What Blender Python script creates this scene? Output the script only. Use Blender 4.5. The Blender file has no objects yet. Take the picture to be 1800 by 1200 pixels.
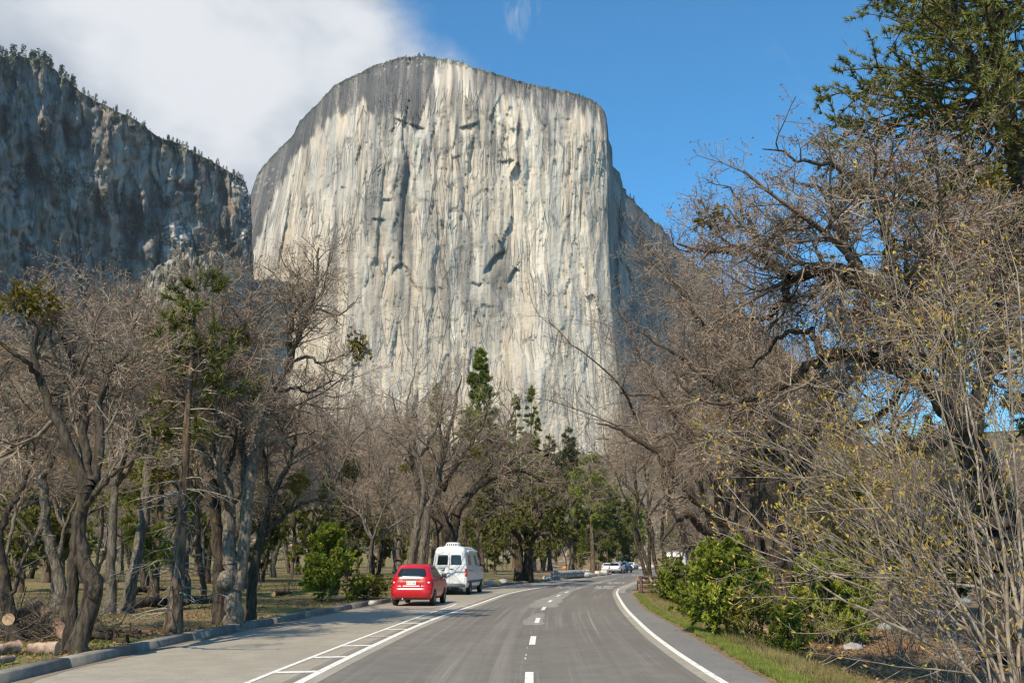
import bpy, math
import numpy as np
from mathutils import Vector

# ------------------------------------------------------------------ camera, sky, sun, exposure
S = bpy.context.scene
FPX, HOR, CAMZ = 1600.0, 983.0, 2.0            # focal length in photo pixels, horizon row, eye height
PITCH = math.atan((HOR - 600.0) / FPX)
CP, SP = math.cos(PITCH), math.sin(PITCH)
cam_d = bpy.data.cameras.new('camera')
cam_d.sensor_width = 36.0
cam_d.lens = 36.0 * FPX / 1800.0
cam_d.clip_start = 0.1
cam_d.clip_end = 30000.0
cam = bpy.data.objects.new('camera', cam_d)
cam.location = (0, 0, CAMZ)
cam.rotation_euler = (math.radians(90) + PITCH, 0, 0)
S.collection.objects.link(cam)
S.camera = cam

SUN_AZ, SUN_EL = math.radians(24), math.radians(44)      # sun behind the camera, to its left
TO_SUN = Vector((-math.sin(SUN_AZ) * math.cos(SUN_EL), -math.cos(SUN_AZ) * math.cos(SUN_EL), math.sin(SUN_EL)))

world = bpy.data.worlds.new('World')
S.world = world
world.use_nodes = True
wt = world.node_tree
wt.nodes.clear()


class NT:
    """small helper for building node trees"""
    def __init__(self, tree):
        self.t = tree

    def n(self, typ, props=None, **ins):
        nd = self.t.nodes.new(typ)
        for k, v in (props or {}).items():
            setattr(nd, k, v)
        for k, v in ins.items():
            key = int(k[1:]) if k[0] == 'i' and k[1:].isdigit() else k.replace('_', ' ')
            self.put(nd.inputs[key], v)
        return nd

    def put(self, sock, v):
        if isinstance(v, bpy.types.NodeSocket):
            self.t.links.new(v, sock)
        elif isinstance(v, bpy.types.Node):
            self.t.links.new(v.outputs[0], sock)
        else:
            if hasattr(sock.default_value, '__len__') and not isinstance(v, str) and len(sock.default_value) == 4 and len(v) == 3:
                v = (*v, 1.0)
            sock.default_value = v

    def math(self, op, a, b=0.0, c=0.0, clamp=False):
        nd = self.t.nodes.new('ShaderNodeMath')
        nd.operation = op
        nd.use_clamp = clamp
        self.put(nd.inputs[0], a); self.put(nd.inputs[1], b); self.put(nd.inputs[2], c)
        return nd.outputs[0]

    def ramp(self, fac, a, b, lo=0.0, hi=1.0, smooth=True):
        nd = self.t.nodes.new('ShaderNodeMapRange')
        nd.interpolation_type = 'SMOOTHSTEP' if smooth else 'LINEAR'
        self.put(nd.inputs['Value'], fac)
        self.put(nd.inputs['From Min'], a); self.put(nd.inputs['From Max'], b)
        self.put(nd.inputs['To Min'], lo); self.put(nd.inputs['To Max'], hi)
        return nd.outputs[0]

    def mix(self, fac, a, b, mode='MIX'):
        nd = self.t.nodes.new('ShaderNodeMix')
        nd.data_type = 'RGBA'
        nd.blend_type = mode
        self.put(nd.inputs[0], fac); self.put(nd.inputs[6], a); self.put(nd.inputs[7], b)
        return nd.outputs[2]

    def noise(self, vec, scale, detail=4.0, rough=0.55, dist=0.0):
        nd = self.t.nodes.new('ShaderNodeTexNoise')
        if vec is not None:
            self.put(nd.inputs['Vector'], vec)
        nd.inputs['Scale'].default_value = scale
        nd.inputs['Detail'].default_value = detail
        nd.inputs['Roughness'].default_value = rough
        nd.inputs['Distortion'].default_value = dist
        return nd.outputs[0]

    def scale(self, vec, s):
        nd = self.t.nodes.new('ShaderNodeMapping')
        self.put(nd.inputs['Vector'], vec)
        nd.inputs['Scale'].default_value = s
        return nd.outputs[0]


w = NT(wt)
tc = w.n('ShaderNodeTexCoord')
sky = w.n('ShaderNodeTexSky', {'sky_type': 'NISHITA', 'sun_disc': False, 'sun_elevation': SUN_EL,
                               'sun_rotation': math.radians(180) + SUN_AZ, 'altitude': 1200.0,
                               'air_density': 1.0, 'dust_density': 0.25, 'ozone_density': 3.0})
sky_bg = w.n('ShaderNodeBackground', None, Color=w.mix(1.0, sky.outputs[0], (0.37, 1.0, 1.19), 'MULTIPLY'), Strength=0.142)
sep = w.n('ShaderNodeSeparateXYZ', None, Vector=tc.outputs['Generated'])
dx, dy, dz = sep.outputs
az = w.math('ARCTAN2', dx, dy)                                   # 0 = straight down the road, negative = left
el = w.math('ARCSINE', dz)
cv = w.n('ShaderNodeCombineXYZ', None, X=az, Y=w.math('MULTIPLY', el, 1.5), Z=0.0).outputs[0]
n1 = w.noise(cv, 2.6, 7.0, 0.55, 0.2)
n2 = w.noise(cv, 9.0, 6.0, 0.6, 0.3)
# the cloud bank lies on the left and its edge leans away to the right as it comes down behind the cliff
edge = w.math('SUBTRACT', w.math('SUBTRACT', 0.36, w.math('MULTIPLY', el, 0.75)), az)
edge = w.math('ADD', edge, w.math('MULTIPLY', w.math('SUBTRACT', n1, 0.5), 0.22))
edge = w.math('ADD', edge, w.math('MULTIPLY', w.math('SUBTRACT', n2, 0.5), 0.16))
bank = w.ramp(edge, 0.0, 0.11)
# beyond the bank the cloud breaks up into scattered patches
bank = w.math('MULTIPLY', bank, w.math('MAXIMUM', w.ramp(az, -1.15, -0.75), w.math('MULTIPLY', w.ramp(n1, 0.50, 0.62), 0.8)))
wis = w.noise(w.scale(cv, (9.0, 3.2, 1.0)), 1.0, 6.0, 0.62, 0.6)
wisp = w.math('MULTIPLY', w.ramp(wis, 0.60, 0.84), 0.40)
spot = w.math('ADD', w.math('POWER', w.math('DIVIDE', w.math('SUBTRACT', az, 0.012), 0.030), 2.0), w.math('POWER', w.math('DIVIDE', w.math('SUBTRACT', el, 0.578), 0.032), 2.0))
spot = w.math('MULTIPLY', w.ramp(spot, 1.0, 0.0), w.ramp(w.noise(w.scale(cv, (60.0, 18.0, 1.0)), 1.0, 6.0, 0.6, 0.8), 0.42, 0.75))
wisp = w.math('MAXIMUM', wisp, w.math('MULTIPLY', spot, 0.38))
mask = w.math('MAXIMUM', bank, wisp)
mask = w.math('MULTIPLY', mask, w.ramp(dz, -0.02, 0.06))
shade = w.ramp(w.noise(cv, 3.3, 5.0, 0.5), 0.40, 0.60)
ccol = w.mix(shade, (0.44, 0.49, 0.57), (0.80, 0.82, 0.85))
cloud_bg = w.n('ShaderNodeBackground', None, Color=ccol, Strength=0.80)
ms = w.n('ShaderNodeMixShader', None, i0=mask, i1=sky_bg.outputs[0], i2=cloud_bg.outputs[0])
out = w.n('ShaderNodeOutputWorld', None, Surface=ms.outputs[0])

sun_d = bpy.data.lights.new('sun', 'SUN')
sun_d.energy = 4.9
sun_d.angle = math.radians(0.53)
sun_d.color = (1.0, 0.87, 0.665)
sun = bpy.data.objects.new('sun', sun_d)
sun.rotation_euler = TO_SUN.to_track_quat('Z', 'Y').to_euler()
sun.location = (-30, -30, 60)
S.collection.objects.link(sun)

S.view_settings.view_transform = 'Standard'
S.view_settings.look = 'None'
S.view_settings.exposure = 0.38
S.view_settings.gamma = 1.0
S.render.engine = 'CYCLES'
S.cycles.use_denoising = True
S.cycles.denoiser = 'OPENIMAGEDENOISE'
S.cycles.denoising_prefilter = 'ACCURATE'
S.cycles.max_bounces = 5
S.cycles.diffuse_bounces = 3
S.cycles.glossy_bounces = 2
S.cycles.transmission_bounces = 3
S.cycles.volume_bounces = 0
S.cycles.caustics_reflective = False
S.cycles.caustics_refractive = False
S.cycles.filter_width = 1.3

# ------------------------------------------------------------------ helpers
RNG = np.random.default_rng(7)


def at(px, py, Y):
    """point at depth Y that the photo shows at pixel (px, py); arrays are fine"""
    px, py, Y = np.broadcast_arrays(np.asarray(px, float), np.asarray(py, float), np.asarray(Y, float))
    a, u = px - 900.0, 600.0 - py
    y = FPX * CP - u * SP
    z = FPX * SP + u * CP
    return np.stack([a * Y / y, Y, CAMZ + z * Y / y], -1)


def on_ground(px, py, z=0.0):
    a, u = px - 900.0, 600.0 - py
    y = FPX * CP - u * SP
    k = (z - CAMZ) / (FPX * SP + u * CP)
    return np.array([a * k, y * k, z])


def mesh(name, V, quads=None, tris=None, mats=(), smooth=False, mi=None, uv=None):
    V = np.asarray(V, np.float32).reshape(-1, 3)
    q = np.zeros((0, 4), np.int32) if quads is None else np.asarray(quads, np.int32).reshape(-1, 4)
    t = np.zeros((0, 3), np.int32) if tris is None else np.asarray(tris, np.int32).reshape(-1, 3)
    me = bpy.data.meshes.new(name)
    me.vertices.add(len(V))
    me.vertices.foreach_set('co', V.ravel())
    li = np.concatenate([q.ravel(), t.ravel()]).astype(np.int32)
    me.loops.add(len(li))
    me.loops.foreach_set('vertex_index', li)
    tot = np.concatenate([np.full(len(q), 4), np.full(len(t), 3)]).astype(np.int32)
    st = np.concatenate([[0], np.cumsum(tot)[:-1]]).astype(np.int32) if len(tot) else tot
    me.polygons.add(len(tot))
    me.polygons.foreach_set('loop_start', st)
    me.polygons.foreach_set('loop_total', tot)
    if smooth:
        me.polygons.foreach_set('use_smooth', np.ones(len(tot), bool))
    for m in mats:
        me.materials.append(m)
    if mi is not None:
        me.polygons.foreach_set('material_index', np.asarray(mi, np.int32))
    if uv is not None:
        l = me.uv_layers.new(name='UVMap')
        l.data.foreach_set('uv', np.asarray(uv, np.float32)[li].ravel())
    me.update()
    return me


def link(name, me, parent=None, loc=None, rz=None, sc=None, **tags):
    o = bpy.data.objects.new(name, me)
    S.collection.objects.link(o)
    if parent is not None:
        o.parent = parent
    if loc is not None:
        o.location = [float(c) for c in loc]
    if rz is not None:
        o.rotation_euler = (0, 0, rz)
    if sc is not None:
        o.scale = (sc, sc, sc) if np.isscalar(sc) else sc
    for k, v in tags.items():
        o[k] = v
    return o


def thing(name, label, category, loc=(0, 0, 0), rz=0.0, group=None, sc=1.0):
    o = link(name, None, None, loc, rz, sc, label=label, category=category)
    if group:
        o['group'] = group
    return o


def copy_tree(o, loc, rz, sc, label=None, group=None):
    r = o.copy()
    S.collection.objects.link(r)
    r.location = [float(c) for c in loc]
    r.rotation_euler = (0, 0, rz)
    r.scale = (sc, sc, sc) if np.isscalar(sc) else sc
    if label: r['label'] = label
    if group: r['group'] = group
    for ch in o.children:
        c = ch.copy()
        S.collection.objects.link(c)
        c.parent = r
    return r


def grid_quads(n, m, off=0, wrap=False):
    """quads of an n x m vertex grid; wrap closes the second axis"""
    i = np.arange(n - 1)[:, None]
    j = np.arange(m if wrap else m - 1)[None, :]
    j2 = (j + 1) % m
    q = np.stack([i * m + j, i * m + j2, (i + 1) * m + j2, (i + 1) * m + j], -1)
    return q.reshape(-1, 4) + off


class Geo:
    """collects vertices and faces for one mesh"""
    def __init__(self):
        self.V, self.Q, self.T, self.qm, self.tm, self.n = [], [], [], [], [], 0

    def add(self, V, quads=None, tris=None, m=0):
        V = np.asarray(V, float).reshape(-1, 3)
        self.V.append(V)
        if quads is not None and len(quads):
            q = np.asarray(quads).reshape(-1, 4) + self.n
            self.Q.append(q); self.qm.append(np.full(len(q), m))
        if tris is not None and len(tris):
            t = np.asarray(tris).reshape(-1, 3) + self.n
            self.T.append(t); self.tm.append(np.full(len(t), m))
        self.n += len(V)

    def build(self, name, mats, smooth=False):
        Q = np.concatenate(self.Q) if self.Q else None
        T = np.concatenate(self.T) if self.T else None
        mi = np.concatenate(self.qm + self.tm)
        return mesh(name, np.concatenate(self.V), Q, T, mats, smooth, mi)

    def box(self, c, s, rz=0.0, m=0, bev=0.0, top=1.0):
        """box of size s about centre c with optional chamfered plan corners and tapered top"""
        x, y, z = [k / 2 for k in s]
        b = bev
        if b > 0:
            pl = [(x - b, -y), (x, -y + b), (x, y - b), (x - b, y), (-x + b, y), (-x, y - b), (-x, -y + b), (-x + b, -y)]
        else:
            pl = [(x, -y), (x, y), (-x, y), (-x, -y)]
        pl = np.array(pl)
        n = len(pl)
        lv = [(-z, 1.0), (z, top)] if b <= 0 else [(-z, 1.0), (z - b, top), (z, top * (1 - b / max(x, y)))]
        V = np.concatenate([np.column_stack([pl * k, np.full(n, h)]) for h, k in lv])
        ca, sa = math.cos(rz), math.sin(rz)
        V = np.column_stack([V[:, 0] * ca - V[:, 1] * sa, V[:, 0] * sa + V[:, 1] * ca, V[:, 2]]) + np.asarray(c, float)
        q = grid_quads(len(lv), n, 0, True)
        top_c = len(V)
        V = np.vstack([V, V[-n:].mean(0), V[:n].mean(0)])
        T = [(top_c - n + k, top_c - n + (k + 1) % n, top_c) for k in range(n)] + [((k + 1) % n, k, top_c + 1) for k in range(n)]
        self.add(V, q, T, m)


# gradient noise on a hashed lattice
_P = np.random.default_rng(3).permutation(4096).astype(np.int64)
_A = np.random.default_rng(4).uniform(0, 2 * np.pi, 4096)
_GX, _GY = np.cos(_A), np.sin(_A)


def gn(x, y, seed=0):
    x = np.asarray(x, float); y = np.asarray(y, float)
    xi = np.floor(x).astype(np.int64); yi = np.floor(y).astype(np.int64)
    xf, yf = x - xi, y - yi
    u = xf * xf * xf * (xf * (xf * 6 - 15) + 10); v = yf * yf * yf * (yf * (yf * 6 - 15) + 10)

    def g(a, b):
        h = _P[(_P[(xi + a + seed * 57) & 4095] + yi + b) & 4095]
        return _GX[h] * (xf - a) + _GY[h] * (yf - b)
    return 1.5 * ((g(0, 0) * (1 - u) + g(1, 0) * u) * (1 - v) + (g(0, 1) * (1 - u) + g(1, 1) * u) * v)


def fbm(x, y, o=4, seed=0, gain=0.5):
    s, a = 0.0, 1.0
    for k in range(o):
        s = s + a * gn(x * 2 ** k + 13.7 * k, y * 2 ** k + 7.3 * k, seed + k)
        a *= gain
    return s


def sstep(a, b, x):
    t = np.clip((np.asarray(x, float) - a) / (b - a), 0, 1)
    return t * t * (3 - 2 * t)


# ------------------------------------------------------------------ materials
def material(name):
    m = bpy.data.materials.new(name)
    m.use_nodes = True
    m.node_tree.nodes.clear()
    t = NT(m.node_tree)
    return m, t


def finish(t, col, rough=0.8, bump=None, bstr=0.3, bdist=0.02, **kw):
    b = t.n('ShaderNodeBsdfPrincipled', None, Base_Color=col, Roughness=rough, **kw)
    if bump is not None:
        bn = t.n('ShaderNodeBump', None, Height=bump, Strength=bstr, Distance=bdist)
        t.put(b.inputs['Normal'], bn.outputs[0])
    t.n('ShaderNodeOutputMaterial', None, Surface=b.outputs[0])


def plain(name, col, rough=0.5, metal=0.0, var=0.15, scale=6.0, coat=0.0, spec=0.5):
    m, t = material(name)
    c = t.n('ShaderNodeTexCoord').outputs['Object']
    n = t.noise(c, scale, 5.0, 0.6)
    dark = tuple(k * (1 - var) for k in col)
    lite = tuple(min(1, k * (1 + var)) for k in col)
    cc = t.mix(t.ramp(n, 0.3, 0.7), dark, lite)
    finish(t, cc, rough, None, Metallic=metal, Coat_Weight=coat, Coat_Roughness=0.05, Specular_IOR_Level=spec)
    return m


def emit_free_glass(name, col=(0.012, 0.016, 0.018), rough=0.06):
    return plain(name, col, rough, 0.0, 0.1, 2.0, 0.6)


def bark(name, dark, lite, moss=None, sc=14.0, stretch=0.22, bstr=0.8, moss_amt=0.55):
    m, t = material(name)
    c = t.n('ShaderNodeTexCoord').outputs['Object']
    oi = t.n('ShaderNodeObjectInfo').outputs['Random']
    v = t.scale(c, (1.0, 1.0, stretch))
    a = t.noise(v, sc, 6.0, 0.65, 0.4)
    b = t.noise(c, sc * 0.12, 4.0, 0.6)
    col = t.mix(t.ramp(a, 0.34, 0.66), dark, lite)
    col = t.mix(t.math('MULTIPLY', t.ramp(b, 0.45, 0.75), 0.55), col, tuple(0.55 * k for k in dark))
    col = t.mix(t.math('MULTIPLY', oi, 0.35), col, tuple(0.7 * x for x in lite))
    if moss:
        g = t.noise(c, sc * 0.16, 5.0, 0.65)
        col = t.mix(t.math('MULTIPLY', t.ramp(g, moss_amt, moss_amt + 0.12), 0.8), col, moss)
    finish(t, col, 0.9, a, bstr, 0.06, Specular_IOR_Level=0.2)
    return m


def leafy(name, c1, c2, c3=None, sc=2.2, trans=0.35, fine=14.0):
    m, t = material(name)
    c = t.n('ShaderNodeTexCoord').outputs['Object']
    oi = t.n('ShaderNodeObjectInfo').outputs['Random']
    a = t.noise(c, sc, 3.0, 0.6)
    f = t.noise(c, fine, 2.0, 0.7)
    col = t.mix(t.ramp(t.math('ADD', t.math('MULTIPLY', a, 0.6), t.math('MULTIPLY', f, 0.4)), 0.36, 0.62), c1, c2)
    if c3:
        col = t.mix(t.ramp(f, 0.56, 0.70), col, c3)
    col = t.mix(t.math('MULTIPLY', oi, 0.3), col, tuple(0.6 * k for k in c1))
    d = t.n('ShaderNodeBsdfPrincipled', None, Base_Color=col, Roughness=0.55, Specular_IOR_Level=0.3)
    tr = t.n('ShaderNodeBsdfTranslucent', None, Color=col)
    mx = t.n('ShaderNodeMixShader', None, i0=trans, i1=d.outputs[0], i2=tr.outputs[0])
    t.n('ShaderNodeOutputMaterial', None, Surface=mx.outputs[0])
    return m


M = {}
M['oak_bark'] = bark('oak_bark', (0.035, 0.028, 0.022), (0.215, 0.182, 0.147), (0.15, 0.105, 0.03), 13.0, moss_amt=0.60)
M['dark_bark'] = bark('dark_bark', (0.012, 0.009, 0.007), (0.105, 0.083, 0.063), (0.13, 0.085, 0.02), 12.0, moss_amt=0.58)
M['grey_bark'] = bark('grey_bark', (0.075, 0.060, 0.047), (0.27, 0.225, 0.175), None, 15.0, 0.35)
M['pine_bark'] = bark('pine_bark', (0.045, 0.032, 0.024), (0.20, 0.145, 0.10), None, 9.0, 0.25)
M['twig'] = bark('twig', (0.070, 0.053, 0.040), (0.25, 0.20, 0.155), None, 5.0, 1.0, 0.0)
M['fine_twig'] = bark('fine_twig', (0.19, 0.142, 0.103), (0.40, 0.322, 0.245), None, 3.0, 1.0, 0.0)
M['needles_bright'] = leafy('needles_bright', (0.12, 0.15, 0.028), (0.30, 0.33, 0.06), (0.40, 0.40, 0.09), 0.5)
M['pale_twig'] = bark('pale_twig', (0.115, 0.085, 0.062), (0.38, 0.315, 0.245), None, 6.0, 0.6, 0.2)
M['dead_wood'] = bark('dead_wood', (0.17, 0.14, 0.115), (0.42, 0.37, 0.31), None, 9.0, 0.4, 0.4)
M['needles'] = leafy('needles', (0.050, 0.068, 0.018), (0.135, 0.155, 0.040), (0.22, 0.215, 0.065), 0.6)
M['needles_dark'] = leafy('needles_dark', (0.018, 0.039, 0.017), (0.053, 0.090, 0.030), (0.090, 0.120, 0.030), 0.7, 0.25)
M['needles_olive'] = leafy('needles_olive', (0.075, 0.080, 0.020), (0.185, 0.19, 0.045), (0.27, 0.25, 0.075), 0.8)
M['needles_sun'] = leafy('needles_sun', (0.085, 0.092, 0.024), (0.235, 0.24, 0.058), (0.35, 0.33, 0.10), 0.7)
M['cedar_leaf'] = leafy('cedar_leaf', (0.14, 0.18, 0.026), (0.41, 0.455, 0.065), (0.58, 0.58, 0.105), 2.0, 0.4, 9.0)
M['shrub_leaf'] = leafy('shrub_leaf', (0.130, 0.156, 0.026), (0.338, 0.325, 0.065), (0.390, 0.286, 0.065), 2.5, 0.4)
M['mistletoe'] = leafy('mistletoe', (0.12, 0.095, 0.012), (0.23, 0.18, 0.03), None, 5.0, 0.3)
M['bud'] = leafy('bud', (0.45, 0.24, 0.06), (0.55, 0.46, 0.08), (0.50, 0.48, 0.10), 7.0, 0.3)
M['bud_pink'] = leafy('bud_pink', (0.26, 0.13, 0.085), (0.36, 0.22, 0.15), None, 6.0, 0.2)

# ------------------------------------------------------------------ road layout, read off the ground plane
def ground_table(pix, pre=(), post=()):
    pts = [on_ground(x, y)[:2] for x, y in pix]
    pts = [np.array(p, float) for p in pre] + pts + [np.array(p, float) for p in post]
    pts.sort(key=lambda p: p[1])
    a = np.array(pts)
    yy = np.arange(-60, 700, 1.0)
    xx = np.interp(yy, a[:, 1], a[:, 0])
    k = np.hanning(15); k /= k.sum()
    xs = np.convolve(np.pad(xx, 7, mode='edge'), k, 'valid')
    return lambda y: np.interp(y, yy, xs)


CEN = ground_table([(928, 1190), (936, 1125), (944, 1089), (955, 1069), (966, 1056), (981, 1046), (996, 1040), (1012, 1035),
                    (1026, 1031), (1062, 1022), (1116, 1010), (1152, 1001)], [(0.05, -60), (0.1, 0)], [(78, 330), (240, 700)])
OFF_L = ground_table([(522, 1200), (606, 1158), (712, 1108), (760, 1088), (840, 1061), (893, 1042), (931, 1035), (975, 1028.6)],
                     [(-3.75, -60), (-3.7, 4)])
OFF_L2 = ground_table([(428, 1200), (520, 1166), (632, 1122), (760, 1075), (800, 1064)], [(-4.7, -60), (-4.6, 4)])
OFF_R = ground_table([(1275, 1200), (1237, 1180), (1180, 1140), (1140, 1110), (1100, 1070), (1085, 1045), (1084, 1038), (1092, 1032)],
                     [(3.4, -60), (3.4, 5)])
KERB = ground_table([(0, 1203), (50, 1191), (233, 1147), (433, 1105), (600, 1073), (636, 1066), (700, 1056), (847, 1033), (930, 1024), (1000, 1017),
                     (1075, 1010)], [(-8.6, -60), (-8.6, 5)], [(14.8, 140), (21.5, 170), (29, 200), (70, 330), (232, 700)])


def oL(y):
    y = np.asarray(y, float)
    return np.where(y < 74, OFF_L(y) - CEN(y), -2.95)


def oR(y):
    y = np.asarray(y, float)
    return np.where(y < 66, OFF_R(y) - CEN(y), 3.0)


def kerb_x(y):
    y = np.asarray(y, float)
    return np.minimum(KERB(y), CEN(y) - 3.1)


YS = np.concatenate([np.arange(-40, 80, 0.8), np.arange(80, 220, 3.0), np.arange(220, 500, 12.0)])


def strip(name, xa, xb, z, mat, ys=YS, cols=2, parent=None, zf=None, **tags):
    u = np.linspace(0, 1, cols)
    X = xa(ys)[:, None] * (1 - u) + xb(ys)[:, None] * u
    Y = np.repeat(ys[:, None], cols, 1)
    Z = np.full_like(X, z) if zf is None else zf(X, Y, u[None, :])
    off = X - CEN(ys)[:, None]
    me = mesh(name, np.stack([X, Y, Z], -1), grid_quads(len(ys), cols), None, [mat], True,
              uv=np.stack([off.ravel(), Y.ravel()], -1))
    me.flip_normals()
    return link(name, me, parent, **tags)


def road_mat(name, dark, lite, streak, grain=0.35, pale=0.0):
    m, t = material(name)
    uv = t.n('ShaderNodeTexCoord').outputs['UV']
    ob = t.n('ShaderNodeTexCoord').outputs['Object']
    s1 = t.noise(t.scale(uv, (1.5, 0.022, 1.0)), 1.0, 5.0, 0.6, 0.3)
    s2 = t.noise(t.scale(uv, (7.0, 0.045, 1.0)), 1.0, 4.0, 0.6, 0.2)
    big = t.noise(ob, 0.16, 5.0, 0.6)
    g = t.noise(ob, 26.0, 5.0, 0.8)
    mot = t.noise(ob, 1.5, 8.0, 0.75)
    col = t.mix(t.ramp(big, 0.3, 0.7), dark, lite)
    col = t.mix(t.math('MULTIPLY', t.ramp(mot, 0.40, 0.60), 0.5), col, tuple(k * 0.72 for k in dark))
    col = t.mix(t.math('MULTIPLY', t.ramp(s1, 0.50, 0.78), streak), col, tuple(k * 1.7 for k in lite))
    col = t.mix(t.math('MULTIPLY', t.ramp(s2, 0.56, 0.74), streak * 0.7), col, tuple(k * 2.0 for k in lite))
    col = t.mix(t.math('MULTIPLY', t.ramp(s2, 0.48, 0.3), streak * 0.5), col, tuple(k * 0.6 for k in dark))
    col = t.mix(t.math('MULTIPLY', t.ramp(g, 0.3, 0.75), grain), col, tuple(min(1, k * 1.9) for k in lite))
    col = t.mix(t.math('MULTIPLY', t.ramp(g, 0.42, 0.3), grain), col, tuple(k * 0.4 for k in dark))
    finish(t, col, 0.85, g, 0.35, 0.01, Specular_IOR_Level=0.35)
    return m


M['asphalt'] = road_mat('asphalt', (0.130, 0.118, 0.103), (0.172, 0.157, 0.137), 0.85, 0.28)
M['old_asphalt'] = road_mat('old_asphalt', (0.245, 0.218, 0.172), (0.315, 0.282, 0.226), 0.12, 0.40)
M['patch'] = road_mat('patch', (0.20, 0.19, 0.17), (0.27, 0.255, 0.23), 0.35, 0.3)
M['shoulder'] = road_mat('shoulder', (0.125, 0.12, 0.112), (0.175, 0.165, 0.155), 0.08, 0.6)
M['edge_band'] = road_mat('edge_band', (0.24, 0.215, 0.175), (0.33, 0.30, 0.25), 0.2, 0.4)


def paint_mat(name, wear):
    m, t = material(name)
    ob = t.n('ShaderNodeTexCoord').outputs['Object']
    g = t.noise(ob, 9.0, 6.0, 0.75)
    f = t.noise(ob, 60.0, 3.0, 0.7)
    k = t.ramp(t.math('ADD', t.math('MULTIPLY', g, 0.65), t.math('MULTIPLY', f, 0.35)), wear - 0.05, wear + 0.07)
    finish(t, t.mix(k, (0.22, 0.205, 0.18), (0.78, 0.76, 0.70)), 0.7)
    return m


M['paint'] = paint_mat('paint', 0.425)
M['worn_paint'] = paint_mat('worn_paint', 0.505)
M['gutter_dirt'] = road_mat('gutter_dirt', (0.11, 0.09, 0.065), (0.20, 0.165, 0.12), 0.1, 0.7)

# ---- ground sheet: valley floor rising into talus below the cliffs
def terrain(x, y):
    c = CEN(np.clip(y, -60, 699))
    k = kerb_x(np.clip(y, -60, 699))
    off = x - c
    left = k - x                                   # metres behind the kerb
    und = 0.10 * fbm(x * 0.13, y * 0.13, 3, 5)
    z = np.full_like(x, -0.10)
    z = np.where(left > 0.25, 0.13 + (und + 0.05) * sstep(0.5, 4, left) + 0.012 * np.clip(left, 0, 60), z)
    e = off - oR(np.clip(y, -60, 690)) - SHW(y)
    drop = -0.02 - 0.75 * sstep(0.0, 4.0, e) - 0.25 * sstep(4, 14, e) + und * sstep(0.3, 3, e) * 1.6
    z = np.where(e > -0.12, drop, z)
    far = 150 * sstep(480, 1400, y) + 8 * fbm(x * 0.012, y * 0.012, 4, 9) * sstep(120, 500, y)
    side = 150 * sstep(-120, -560, x) * sstep(140, 760, y) + 45 * sstep(170, 900, x) * sstep(200, 900, y)
    return z + far + side


def SHW(y):
    """shoulder width right of the edge line"""
    y = np.asarray(y, float)
    return 0.92 + 0.28 * np.exp(-((y - 27.0) / 9.0) ** 2) + 0.12 * sstep(40, 55, y)


gy = np.concatenate([np.arange(-60, 90, 1.0), np.geomspace(90, 9000, 90)])
neg = -np.concatenate([[8.05, 8.4, 8.75, 9.1, 9.6, 10.2, 11], np.geomspace(12, 9000, 60)])
mid = np.array([-7.0, -5, -3, 0, 3.0])
pos = np.concatenate([np.arange(3.6, 9, 0.3), np.geomspace(9, 9000, 60)])


def ground_mat():
    m, t = material('meadow')
    ob = t.n('ShaderNodeTexCoord').outputs['Object']
    xyz = t.n('ShaderNodeSeparateXYZ', None, Vector=ob)
    a = t.noise(ob, 0.16, 6.0, 0.62, 0.4)
    b = t.noise(ob, 1.1, 6.0, 0.7, 0.3)
    f = t.noise(ob, 16.0, 5.0, 0.75)
    f2 = t.noise(ob, 70.0, 3.0, 0.7)
    litter = t.mix(t.ramp(f, 0.34, 0.66), (0.085, 0.05, 0.028), (0.29, 0.20, 0.125))
    litter = t.mix(t.math('MULTIPLY', t.ramp(f2, 0.52, 0.68), 0.7), litter, (0.40, 0.30, 0.20))
    grass = t.mix(t.ramp(f, 0.35, 0.65), (0.085, 0.095, 0.022), (0.25, 0.235, 0.07))
    dry = t.mix(t.ramp(f, 0.35, 0.65), (0.20, 0.16, 0.08), (0.38, 0.32, 0.18))
    k = t.ramp(t.math('ADD', t.math('MULTIPLY', a, 0.7), t.math('MULTIPLY', b, 0.3)), 0.42, 0.56)
    lefty = t.ramp(xyz.outputs[0], 6.0, -4.0)
    col = t.mix(t.math('MULTIPLY', k, t.math('ADD', t.math('MULTIPLY', lefty, 0.75), 0.12)), litter, grass)
    col = t.mix(t.math('MULTIPLY', t.ramp(b, 0.52, 0.66), 0.7), col, dry)
    sand = t.ramp(t.noise(ob, 0.33, 4.0, 0.6), 0.56, 0.64)
    col = t.mix(t.math('MULTIPLY', sand, t.ramp(xyz.outputs[0], 4.0, 9.0, 0.0, 0.8)), col, (0.44, 0.37, 0.27))
    far = t.ramp(xyz.outputs[1], 300.0, 700.0)
    col = t.mix(far, col, t.mix(t.ramp(t.noise(ob, 0.05, 6.0, 0.7), 0.4, 0.6), (0.05, 0.05, 0.028), (0.17, 0.135, 0.095)))
    finish(t, col, 0.95, f, 0.6, 0.06, Specular_IOR_Level=0.15)
    return m


M['meadow'] = ground_mat()
O = np.concatenate([neg[::-1], mid, pos])
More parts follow.
